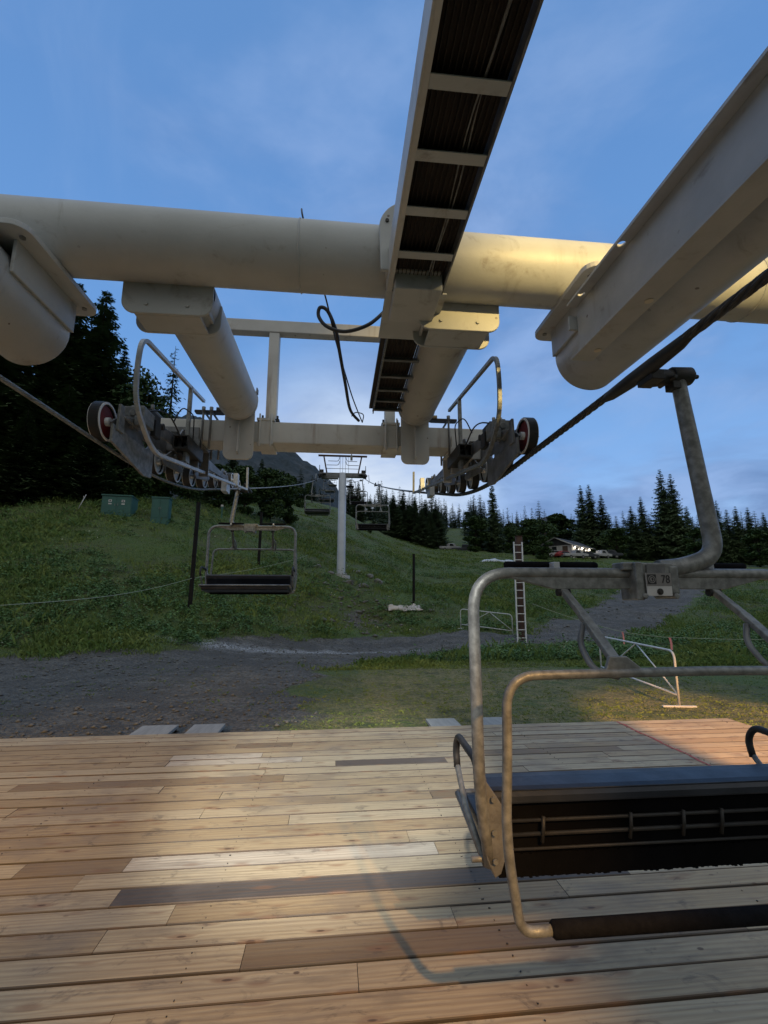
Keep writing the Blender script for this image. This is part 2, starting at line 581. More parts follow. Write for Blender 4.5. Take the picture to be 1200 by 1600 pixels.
def build_ground():
    ys = np.concatenate([np.linspace(-30, 5, 12), np.arange(5.4, 24, .11), 24 + np.cumsum(np.linspace(.13, 1.6, 170)), np.geomspace(175, 4000, 34)])
    a = np.linspace(-1, 1, 560)
    xs = np.sign(a) * (np.abs(a) * 34 + np.abs(a) ** 6 * 120 + np.abs(a) ** 22 * 3200)
    Xg, Yg = np.meshgrid(xs, ys)
    Zg = terrain(Xg, Yg)
    nx, ny = len(xs), len(ys)
    vs = np.stack([Xg, Yg, Zg], -1).reshape(-1, 3)
    idx = np.arange(nx * ny).reshape(ny, nx)
    q = np.stack([idx[:-1, :-1], idx[:-1, 1:], idx[1:, 1:], idx[1:, :-1]], -1).reshape(-1, 4)
    me = raw_mesh('ground', vs, q)
    me.polygons.foreach_set('use_smooth', [True] * len(q))
    for nm, arr in (('gravel', gravel_mask(Xg, Yg)), ('pale_streak', in_poly(Xg, Yg + .5 * fbm(Xg * 2, Yg * 2), PALE_STREAK, .35)),
                    ('dry', in_poly(Xg + fbm(Xg, Yg), Yg, DRY, 1.4))):
        at = me.attributes.new(nm, 'FLOAT', 'POINT')
        at.data.foreach_set('value', arr.reshape(-1).astype(np.float32))
    m = bpy.data.materials.new('ground_cover')
    m.use_nodes = True
    T = NT(m.node_tree)
    bs = T.n['Principled BSDF']
    geo = T.add('ShaderNodeNewGeometry')
    p = geo.outputs['Position']
    n1, n2, n3 = T.noise(p, .35, 5), T.noise(p, 2.2, 6, .65), T.noise(p, 14, 5, .7)
    soil = T.mix(T.smooth(n2, .3, .7), (.055, .052, .02), (.075, .115, .02))
    soil = T.mix(T.smooth(n1, .4, .65), soil, (.065, .12, .018))
    soil = T.mix(T.smooth(n3, .45, .7), soil, (.13, .155, .035))
    dry = T.add('ShaderNodeAttribute', attribute_name='dry').outputs['Fac']
    dcol = T.mix(T.smooth(n3, .35, .65), (.115, .115, .035), (.27, .235, .10))
    soil = T.mix(T.math('MULTIPLY', dry, T.smooth(n2, .3, .58)), soil, dcol)
    vor = T.add('ShaderNodeTexVoronoi', {'Vector': p, 'Scale': 13.0}, feature='F1')
    vor2 = T.add('ShaderNodeTexVoronoi', {'Vector': p, 'Scale': 34.0}, feature='F1')
    grav = T.mix(T.smooth(n2, .3, .7), (.09, .085, .073), (.19, .18, .155))
    grav = T.mix(T.math('MULTIPLY', T.smooth(vor.outputs['Distance'], .35, .75), .6), grav, (.05, .048, .045))
    grav = T.mix(T.math('MULTIPLY', T.smooth(n3, .55, .72), .5), grav, (.30, .30, .31))
    tr = T.noise(T.add('ShaderNodeMapping', {'Vector': p, 'Scale': (.22, 1.3, 1), 'Rotation': (0, 0, -.06)}).outputs[0], 1.0, 5, .6)
    grav = T.mix(T.math('MULTIPLY', T.smooth(tr, .48, .62), .55), grav, (.07, .066, .06))
    grav = T.mix(T.smooth(n1, .52, .68), grav, (.085, .08, .07))
    gm = T.add('ShaderNodeAttribute', attribute_name='gravel').outputs['Fac']
    gm = T.smooth(T.math('ADD', gm, T.math('MULTIPLY', T.math('SUBTRACT', n2, .5), .9)), .35, .62)
    col = T.mix(gm, soil, grav)
    pale_streak = T.add('ShaderNodeAttribute', attribute_name='pale_streak').outputs['Fac']
    wm = T.math('MULTIPLY', pale_streak, T.smooth(n3, .42, .55))
    col = T.mix(wm, col, (.42, .43, .44))
    T.l.new(col, bs.inputs['Base Color'])
    bs.inputs['Roughness'].default_value = .85
    h = T.math('ADD', T.math('MULTIPLY', vor.outputs['Distance'], .9), T.math('ADD', T.math('MULTIPLY', vor2.outputs['Distance'], .4), n3))
    b = T.add('ShaderNodeBump', {'Strength': 1.0, 'Distance': .07, 'Height': h})
    T.l.new(b.outputs[0], bs.inputs['Normal'])
    me.materials.append(m)
    o = bpy.data.objects.new('ground', me)
    COL.objects.link(o)
    tag(o, 'grassy ski slope rising beyond the deck with a grey gravel track across its foot', 'ground', kind='structure')


def raw_mesh(name, vs, faces):
    """fast mesh from numpy arrays of equal-sided faces"""
    me = bpy.data.meshes.new(name)
    vs = np.asarray(vs, np.float32)
    f = np.asarray(faces, np.int32)
    k = f.shape[1]
    me.vertices.add(len(vs))
    me.vertices.foreach_set('co', vs.reshape(-1))
    me.loops.add(f.size)
    me.loops.foreach_set('vertex_index', f.reshape(-1))
    me.polygons.add(len(f))
    me.polygons.foreach_set('loop_start', np.arange(0, f.size, k, dtype=np.int32))
    me.update(calc_edges=True)
    return me


def tint(me, arr):
    at = me.attributes.new('tint', 'FLOAT', 'FACE')
    at.data.foreach_set('value', np.asarray(arr, np.float32))


build_ground()


# ---- loose stones on the gravel
def build_stones():
    n = 15000
    X = np.concatenate([rng.uniform(-16, 5, n), rng.normal(.9, 1.7, 700), rng.uniform(8, 24, 900)])
    Y = np.concatenate([6.9 + 14 * rng.random(n) ** 1.3, rng.normal(26.8, 2.2, 700), rng.uniform(20, 37, 900)])
    keep = (gravel_mask(X, Y) > .45) | ((Y > 21) & (X < 6))
    X, Y = X[keep], Y[keep]
    Z = terrain(X, Y)
    r = .010 + .045 * rng.random(len(X)) ** 5
    r = r * np.where((Y > 21) & (X < 6), 2.6 + 2.2 * (rng.random(len(X)) < .06), np.where(Y > 21, 2.2, 1))
    base = np.array([(1, 0, 0), (-1, 0, 0), (0, 1, 0), (0, -1, 0), (0, 0, 1), (0, 0, -1)], float)
    tri = np.array([(0, 2, 4), (2, 1, 4), (1, 3, 4), (3, 0, 4), (2, 0, 5), (1, 2, 5), (3, 1, 5), (0, 3, 5)])
    vs = base[None] * r[:, None, None] * rng.uniform(.6, 1.4, (len(X), 6, 1)) * np.array([1.2, 1.0, .55])
    a = rng.uniform(0, 6.28, len(X))
    c, s = np.cos(a)[:, None], np.sin(a)[:, None]
    vx = vs[..., 0] * c - vs[..., 1] * s + X[:, None]
    vy = vs[..., 0] * s + vs[..., 1] * c + Y[:, None]
    vz = vs[..., 2] + Z[:, None] + r[:, None] * .25
    me = raw_mesh('gravel', np.stack([vx, vy, vz], -1).reshape(-1, 3), (tri[None] + (np.arange(len(X)) * 6)[:, None, None]).reshape(-1, 3))
    me.materials.append(M['rock'])
    o = bpy.data.objects.new('gravel', me)
    COL.objects.link(o)
    tag(o, 'loose grey stones scattered over the gravel track', 'gravel', kind='stuff')


build_stones()


# ---- grass and weeds
def blades(X, Y, Z, h, w, nb, lean):
    n = len(X)
    N = n * nb
    bx = np.repeat(X, nb) + rng.normal(0, 1, N) * np.repeat(w * 2.2, nb)
    by = np.repeat(Y, nb) + rng.normal(0, 1, N) * np.repeat(w * 2.2, nb)
    bz = np.repeat(Z, nb) - .02
    hh = np.repeat(h, nb) * rng.uniform(.5, 1.15, N)
    a = rng.uniform(0, 6.28, N)
    ww = np.repeat(w, nb) * rng.uniform(.35, .7, N)
    la = rng.uniform(0, 6.28, N)
    ll = hh * lean * rng.uniform(.2, 1.0, N)
    dx, dy = np.cos(a) * ww / 2, np.sin(a) * ww / 2
    p0 = np.stack([bx - dx, by - dy, bz], -1)
    p1 = np.stack([bx + dx, by + dy, bz], -1)
    mx, my = bx + np.cos(la) * ll * .35, by + np.sin(la) * ll * .35
    p2 = np.stack([mx + dx * .8, my + dy * .8, bz + hh * .6], -1)
    p3 = np.stack([bx + np.cos(la) * ll, by + np.sin(la) * ll, bz + hh * (1 - .25 * lean)], -1)
    vs = np.stack([p0, p1, p2, p3], 1).reshape(-1, 3)
    f = np.arange(N * 4).reshape(-1, 4)
    return vs, f


def scatter(n, x0, x1, y0, y1, pw=1.0):
    Y = y0 + (y1 - y0) * rng.random(n) ** pw
    t = rng.random(n)
    spread = (Y + 3) * 1.0
    X = .11 * Y + (t * 2 - 1) * spread
    k = (X > x0) & (X < x1)
    return X[k], Y[k]


def build_grass():
    parts = []
    # rough meadow on the banks
    X, Y = scatter(150000, -60, 60, 14, 95, 1.6)
    g = gravel_mask(X, Y)
    dens = sstep(fbm(X * .35, Y * .35, 3), -.55, .1)
    k = (rng.random(len(X)) > g * 1.15) & (rng.random(len(X)) < .35 + .65 * dens)
    X, Y = X[k], Y[k]
    big = sstep(fbm(X * .25 + 7, Y * .25, 3), -.25, .4)
    h = (.07 + .20 * big) * rng.uniform(.6, 1.5, len(X)) * np.interp(Y, [14, 19, 24], [.6, .8, 1.0])
    w = .03 + .05 * big * rng.random(len(X)) + .0011 * (Y - 14)
    parts.append((X, Y, h, w, 5, .9))
    # short lawn between the deck and the track
    # tall flowering stems standing above it
    X, Y = scatter(9000, -50, 50, 15.5, 60, 1.4)
    k = (gravel_mask(X, Y) < .1) & (fbm(X * .22 + 70, Y * .22, 3) > -.05)
    X, Y = X[k], Y[k]
    parts.append((X, Y, rng.uniform(.25, .6, len(X)), np.full(len(X), .018) + .0006 * Y, 3, .5))
    X, Y = scatter(60000, -1.6, 22, 6.6, 22, 1.25)
    g = gravel_mask(X, Y)
    k = (rng.random(len(X)) > g * 1.1) & (X < .98 * Y + 3)
    X, Y = X[k], Y[k]
    bald = sstep(fbm(X * 1.1 + 3, Y * 1.1, 3), -.35, .15)
    k = rng.random(len(X)) < .25 + .75 * bald
    X, Y = X[k], Y[k]
    h = .025 + .045 * rng.random(len(X)) ** 2
    w = np.full(len(X), .016)
    parts.append((X, Y, h, w, 5, 1.2))
    # sparse sprouts in the gravel
    X, Y = scatter(2600, -16, 4, 7, 19)
    k = fbm(X * .5, Y * .5) > .05
    X, Y = X[k], Y[k]
    parts.append((X, Y, .03 + .06 * rng.random(len(X)), np.full(len(X), .02), 5, 1.1))
    av, af, at, b = [], [], [], 0
    for X, Y, h, w, nb, lean in parts:
        vs, f = blades(X, Y, terrain(X, Y), h, w, nb, lean)
        t = .5 + .55 * fbm(X * .5 + 30, Y * .5, 3) + rng.normal(0, .16, len(X))
        dry = in_poly(X, Y, DRY, 1.5)
        t = np.clip(t + .6 * dry * sstep(fbm(X * .8 + 11, Y * .8, 3), -.5, .3), 0, 1)
        av.append(vs)
        af.append(f + b)
        at.append(np.clip(np.repeat(t, nb) + rng.normal(0, .1, len(X) * nb), 0, 1))
        b += len(vs)
    me = raw_mesh('grass', np.concatenate(av), np.concatenate(af))
    tint(me, np.concatenate(at))
    me.materials.append(M['grass'])
    o = bpy.data.objects.new('grass', me)
    COL.objects.link(o)
    tag(o, 'rough green grass covering the banks and the lawn before the deck', 'grass', kind='stuff')


def build_weeds():
    # leafy herbs: each plant is a dome of small leaves
    X, Y = scatter(13500, -45, 45, 15.5, 60, 1.45)
    g = gravel_mask(X, Y)
    d = fbm(X * .3 + 50, Y * .3, 3)
    k = (g < .25) & (d > -.12 + .25 * rng.random(len(X)))
    X, Y = X[k], Y[k]
    Z = terrain(X, Y)
    nl = 46
    R0 = rng.uniform(.10, .34, len(X)) * np.interp(Y, [15, 20], [.5, 1]) * (1 + 1.6 * rng.random(len(X)) ** 6)
    hh = R0 * rng.uniform(.8, 2.0, len(X))
    N = len(X) * nl
    a, rr = rng.uniform(0, 6.28, N), np.sqrt(rng.random(N))
    px = np.repeat(X, nl) + np.cos(a) * rr * np.repeat(R0, nl)
    py = np.repeat(Y, nl) + np.sin(a) * rr * np.repeat(R0, nl)
    pz = np.repeat(Z, nl) + np.repeat(hh, nl) * (1 - rr ** 2 * .8) * rng.uniform(.35, 1.05, N)
    s = np.minimum(np.repeat(R0, nl), .22) * rng.uniform(.14, .32, N)
    u = rng.normal(0, 1, (N, 3))
    u[:, 2] *= .4
    u /= np.linalg.norm(u, axis=1)[:, None]
    w = np.cross(u, rng.normal(0, 1, (N, 3)) + np.array([0, 0, 1.5]))
    w /= np.linalg.norm(w, axis=1)[:, None]
    P = np.stack([px, py, pz], -1)
    s = s[:, None]
    vs = np.stack([P - u * s, P + w * s * .5, P + u * s, P - w * s * .5], 1).reshape(-1, 3)
    me = raw_mesh('weeds', vs, np.arange(N * 4).reshape(-1, 4))
    tint(me, np.clip(np.repeat(rng.random(len(X)), nl) * .7 + rng.random(N) * .3, 0, 1))
    me.materials.append(M['weeds'])
    o = bpy.data.objects.new('weeds', me)
    COL.objects.link(o)
    tag(o, 'leafy green herbs growing in clumps on the bank', 'weeds', kind='stuff')
    # pale flower heads and seed heads
    X, Y = scatter(1500, -40, 40, 16, 45, 1.3)
    k = (gravel_mask(X, Y) < .2) & (fbm(X * .4 + 80, Y * .4, 3) > .05)
    X, Y = X[k], Y[k]
    Z = terrain(X, Y) + rng.uniform(.12, .4, len(X))
    s = rng.uniform(.015, .035, len(X))[:, None]
    P = np.stack([X, Y, Z], -1)
    u = rng.normal(0, 1, (len(X), 3))
    u /= np.linalg.norm(u, axis=1)[:, None]
    w = np.cross(u, rng.normal(0, 1, (len(X), 3)))
    w /= np.linalg.norm(w, axis=1)[:, None]
    vs = np.stack([P - u * s, P + w * s, P + u * s, P - w * s], 1).reshape(-1, 3)
    me = raw_mesh('wildflowers', vs, np.arange(len(X) * 4).reshape(-1, 4))
    me.materials.append(mat('pale_petals', (.55, .56, .45), (.4, .42, .3), 3, .8))
    o = bpy.data.objects.new('wildflowers', me)
    COL.objects.link(o)
    tag(o, 'tiny pale flower heads dotted through the meadow grass', 'wildflowers', kind='stuff')


build_grass()
build_weeds()


# ---- far mountain
def build_mountain():
    az = np.linspace(-1.1, 1.2, 260)
    prof = np.interp(az, [-1.1, -.6, -.3, -.17, -.135, -.10, -.06, -.025, .0, .04, .12, .4, 1.2],
                     [.30, .36, .37, .335, .318, .312, .293, .262, .225, .185, .165, .13, .10])
    rows = np.linspace(0, 1, 60)
    vs = []
    for j, t in enumerate(rows):
        for i, a in enumerate(az):
            D = 900 + 700 * t
            h = prof[i] * 1600 * (t ** .8) * (1 + .05 * float(vnoise(a * 30, t * 8)) * (1 if t < 1 else .6))
            h += 16 * float(vnoise(a * 140, t * 40 + 3)) * t + 9 * float(vnoise(a * 420, t * 90)) * t
            vs.append((D * math.sin(a) * 1.0, D * math.cos(a), h - 20 * (1 - t)))
    n = len(az)
    idx = np.arange(n * len(rows)).reshape(len(rows), n)
    q = np.stack([idx[:-1, :-1], idx[:-1, 1:], idx[1:, 1:], idx[1:, :-1]], -1).reshape(-1, 4)
    me = raw_mesh('mountain', np.array(vs), q)
    m = bpy.data.materials.new('forested_mountain')
    m.use_nodes = True
    T = NT(m.node_tree)
    bs = T.n['Principled BSDF']
    geo = T.add('ShaderNodeNewGeometry')
    mp = T.add('ShaderNodeMapping', {'Vector': geo.outputs['Position'], 'Scale': (1, 1, .45)})
    a, b = T.noise(mp.outputs[0], .012, 6, .65), T.noise(mp.outputs[0], .09, 5, .7)
    col = T.mix(T.smooth(b, .35, .65), (.016, .027, .034), (.034, .048, .056))
    col = T.mix(T.smooth(a, .5, .62), col, (.05, .06, .068))
    T.l.new(col, bs.inputs['Base Color'])
    bs.inputs['Roughness'].default_value = .95
    me.materials.append(m)
    o = bpy.data.objects.new('mountain', me)
    COL.objects.link(o)
    tag(o, 'dark forested mountain slope falling to the right behind the lift tower', 'mountain', kind='structure')


build_mountain()


# ------------------------------------------------------------------ wooden deck
def build_deck():
    pitch = .181
    far, near = 6.775, -1.2
    nrow = int((far - near) / pitch)
    forced = {}

    def force(y, x0, x1, tone):
        r = int((far - y) / pitch)
        forced.setdefault(r, []).append((x0, x1, tone))
    # tones: 0 pale new, 1 tan, 2 brown, 3 weathered grey-black, 4 nearly white
    force(3.27, -1.22, 1.9, 3)
    force(5.42, .06, 1.25, 2.8)
    force(2.62, -.40, 2.2, 2.2)
    force(5.56, -1.7, -.3, 4)
    force(5.74, -1.72, -.75, 4)
    force(6.1, -1.1, -.45, 2.2)
    force(2.98, -.85, 1.4, 1.5)
    force(3.63, -1.3, .75, 4)
    force(4.55, .9, 3.2, 2.2)
    verts, faces, tones, seeds = [], [], [], []
    b = 0
    for r in range(nrow):
        y1 = far - r * pitch
        y0 = y1 - pitch + .012
        segs = []
        x = -12.0 + rng.uniform(-1.5, 0)
        fl = sorted(forced.get(r, []))
        while x < 5.74:
            nxt = x + rng.choice([2.44, 3.05, 3.66, 1.83, 4.27])
            tone = rng.choice([0, .2, .4, .6, .8, 1.0, 1.2])
            if rng.random() < .05:
                tone = 1.9
            hit = False
            for f0, f1, tt in fl:
                if x < f0 < nxt:
                    nxt = f0
                    break
                if abs(x - f0) < 1e-6:
                    nxt, tone, hit = f1, tt, True
            segs.append((x, min(nxt, 5.74), tone))
            x = nxt
        for x0, x1, tone in segs:
            if x1 - x0 < .005:
                continue
            dz = rng.normal(0, .0012)
            ch = .004
            a0, a1 = x0 + .0015, x1 - .0015
            jig = rng.normal(0, .006) if x1 >= 5.739 else 0
            a1 += jig
            zz = [(-.04, y0, 0), (dz - ch, y0, 1), (dz, y0 + ch, 2), (dz, y1 - ch, 3), (dz - ch, y1, 4), (-.04, y1, 5)]
            for xx in (a0, a1):
                for z, y, _ in zz:
                    verts.append((xx, y, z))
            fs = [(b + k, b + 6 + k, b + 7 + k, b + k + 1) for k in range(5)]
            fs += [(b + 5, b + 4, b + 1, b + 0), (b + 6, b + 7, b + 10, b + 11), (b + 4, b + 3, b + 2, b + 1), (b + 7, b + 8, b + 9, b + 10)]
            faces += fs
            sd = rng.random()
            tones += [.74, .73, tone / 4, .73, .74, .74, .74, .74, .74]
            seeds += [sd] * len(fs)
            b += 12
    me = bpy.data.meshes.new('deck')
    me.from_pydata(verts, [], faces)
    for nm, arr in (('tone', tones), ('seed', seeds)):
        at = me.attributes.new(nm, 'FLOAT', 'FACE')
        at.data.foreach_set('value', np.array(arr, np.float32))
    m = bpy.data.materials.new('deck_planks')
    m.use_nodes = True
    T = NT(m.node_tree)
    bs = T.n['Principled BSDF']
    tc = T.add('ShaderNodeTexCoord')
    tone = T.add('ShaderNodeAttribute', attribute_name='tone').outputs['Fac']
    seed = T.add('ShaderNodeAttribute', attribute_name='seed').outputs['Fac']
    off = T.add('ShaderNodeCombineXYZ', {0: T.math('MULTIPLY', seed, 37.0), 1: T.math('MULTIPLY', seed, 11.0), 2: T.math('MULTIPLY', seed, 71.0)})
    v = T.add('ShaderNodeVectorMath', {0: tc.outputs['Object'], 1: off.outputs[0]}, operation='ADD').outputs[0]
    gm = T.add('ShaderNodeMapping', {'Vector': v, 'Scale': (.55, 9, 9)}).outputs[0]
    wob = T.noise(gm, 1.0, 3, .5)
    km = T.add('ShaderNodeMapping', {'Vector': v, 'Scale': (2.0, 6.4, 1)}).outputs[0]
    vor = T.add('ShaderNodeTexVoronoi', {'Vector': km, 'Scale': 1.6}, feature='F1').outputs['Distance']
    vk = T.add('ShaderNodeTexVoronoi', {'Vector': T.add('ShaderNodeMapping', {'Vector': v, 'Scale': (5.5, 9, 1)}).outputs[0], 'Scale': 1.0}, feature='F1').outputs['Distance']
    tiny = T.math('MULTIPLY', T.smooth(vk, .12, .06), T.smooth(T.noise(v, 1.3, 3, .6), .5, .6))
    knot = T.math('MAXIMUM', T.smooth(vor, .10, .05), tiny)
    ring = T.math('SUBTRACT', 1.0, T.smooth(vor, .05, .42))
    # rings of growth bending round knots
    gy = T.add('ShaderNodeSeparateXYZ', {0: gm}).outputs[1]
    phase = T.math('ADD', T.math('MULTIPLY', gy, 22.0), T.math('ADD', T.math('MULTIPLY', wob, 16.0), T.math('MULTIPLY', ring, 5.0)))
    grain = T.math('ADD', T.math('MULTIPLY', T.math('SINE', phase), .5), .5)
    fine = T.noise(T.add('ShaderNodeMapping', {'Vector': v, 'Scale': (2.2, 60, 60)}).outputs[0], 1.0, 4, .65)
    blot = T.noise(T.add('ShaderNodeMapping', {'Vector': v, 'Scale': (1.2, 3.2, 1)}).outputs[0], 1.4, 6, .62)
    blot2 = T.noise(tc.outputs['Object'], .8, 5, .6)
    base = T.ramp(tone, [(0, (.47, .39, .255)), (.25, (.40, .305, .175)), (.5, (.26, .185, .10)), (.62, (.14, .105, .065)), (.75, (.075, .067, .06)), (1, (.52, .46, .36))])
    col = T.mix(T.math('MULTIPLY', T.math('POWER', grain, 1.6), .40), base, T.mix(.72, base, (.15, .085, .042)))
    col = T.mix(T.math('MULTIPLY', T.smooth(fine, .45, .66), .42), col, T.mix(.6, col, (.10, .06, .035)))
    col = T.mix(T.math('MULTIPLY', T.smooth(blot, .5, .66), .6), col, T.mix(.65, col, (.13, .105, .085)))
    col = T.mix(T.math('MULTIPLY', T.smooth(blot2, .5, .66), .38), col, (.20, .17, .145))
    col = T.mix(T.math('MULTIPLY', T.smooth(vor, .3, .12), .5), col, (.20, .105, .055))
    col = T.mix(T.math('MULTIPLY', knot, .8), col, (.07, .036, .02))
    # grey weathering and rain streaks along the boards
    wt = T.noise(T.add('ShaderNodeMapping', {'Vector': v, 'Scale': (.5, 14, 1)}).outputs[0], 1.5, 6, .65)
    col = T.mix(T.math('MULTIPLY', T.smooth(wt, .5, .64), .28), col, T.mix(.55, col, (.15, .14, .125)))
    # boot scuffs
    sc = T.noise(T.add('ShaderNodeMapping', {'Vector': tc.outputs['Object'], 'Scale': (3.0, 5.0, 1), 'Rotation': (0, 0, .6)}).outputs[0], 1.6, 7, .7, .8)
    col = T.mix(T.math('MULTIPLY', T.smooth(sc, .56, .68), .5), col, (.075, .06, .048))
    T.l.new(col, bs.inputs['Base Color'])
    T.l.new(T.math('ADD', .52, T.math('MULTIPLY', blot, .25)), bs.inputs['Roughness'])
    bs.inputs['Specular IOR Level'].default_value = .35
    hgt = T.math('ADD', T.math('MULTIPLY', grain, .35), T.math('ADD', fine, T.math('MULTIPLY', knot, .5)))
    bp = T.add('ShaderNodeBump', {'Strength': .35, 'Distance': .004, 'Height': hgt})
    T.l.new(bp.outputs[0], bs.inputs['Normal'])
    me.materials.append(m)
    deck = bpy.data.objects.new('deck', me)
    COL.objects.link(deck)
    deck.rotation_euler = (0, 0, .009)
    tag(deck, 'loading deck of pale new and dark weathered planks', 'deck', kind='structure')
    # joists and rim under the planks
    jb = MB()
    for k in range(12):
        x = -11.5 + k * 1.55
        jb.box((x, 2.75, -.115), (.045, 7.9, .145))
    jb.box((-3.1, 6.735, -.115), (17.6, .04, .146))
    jb.box((5.69, 2.7, -.115), (.04, 7.9, .147))
    joist_m = mat('joist_wood', (.22, .15, .09), (.16, .11, .07), 3, .8, stretch=(1, .2, 1))
    jb.build('joists', joist_m, deck)
    # screw heads in pairs across every board
    sb = MB()
    for r in range(nrow):
        yc = far - r * pitch - pitch / 2
        if yc < 1.6:
            continue
        for k in range(12):
            x = -11.5 + k * 1.55
            if x < -5 and yc < 4:
                continue
            for s in (-.05, .05):
                sb.tube([(x + rng.normal(0, .006), yc + s, .0005), (x + rng.normal(0, .001), yc + s, .0022)], .0045, 6)
    sb.build('screws', M['black_steel'], deck)
    # sprayed red guide line
    lb = MB()
    n = 46
    for k in range(n):
        y = 6.74 - k * .125
        x = 4.03 - .05 * (6.74 - y) + .012 * math.sin(k * 1.3)
        w = .028 + .008 * math.sin(k * 2.1)
        if (r := (6.775 - y) / .181) % 1 < .06:
            pass
        lb.box((x, y - .05, .0035), (w, .123, .001), Matrix.Rotation(rng.normal(0, .05) - .05, 3, 'Z'))
    lb.build('guide_line', mat('red_spray', (.42, .075, .06), (.33, .09, .06), 20, .7), deck)


build_deck()

# grey planks lying on the ground, poking out from under the deck edge
for cx, wd, lab in ((-2.6, .52, 'grey ground plank outermost on the left beyond the deck edge'),
                    (-1.88, .46, 'grey ground plank second from the left beside the gravel beyond the deck'),
                    (1.66, .46, 'grey ground plank on the lawn left of the chair frame'),
                    (2.42, .5, 'grey ground plank on the lawn just right of the chair frame tube')):
    b = MB()
    b.box((0, 0, 0), (wd, 1.5, .045))
    o = b.build('plank', M['slab'], None, .004)
    o.location = (cx, 7.15, -.175)
    o.rotation_euler = (R(-.6), 0, R(1.2 if cx < 0 else 0))
    tag(o, lab, 'plank', 'grey planks beyond the deck edge')

# ------------------------------------------------------------------ terminal frame (large structure)
XC = -.125                      # lift centre line
XL, XR = -1.71, 1.46            # the two rope lines
PY, PZ, PR = 2.83, 3.94, .22    # cross pipe


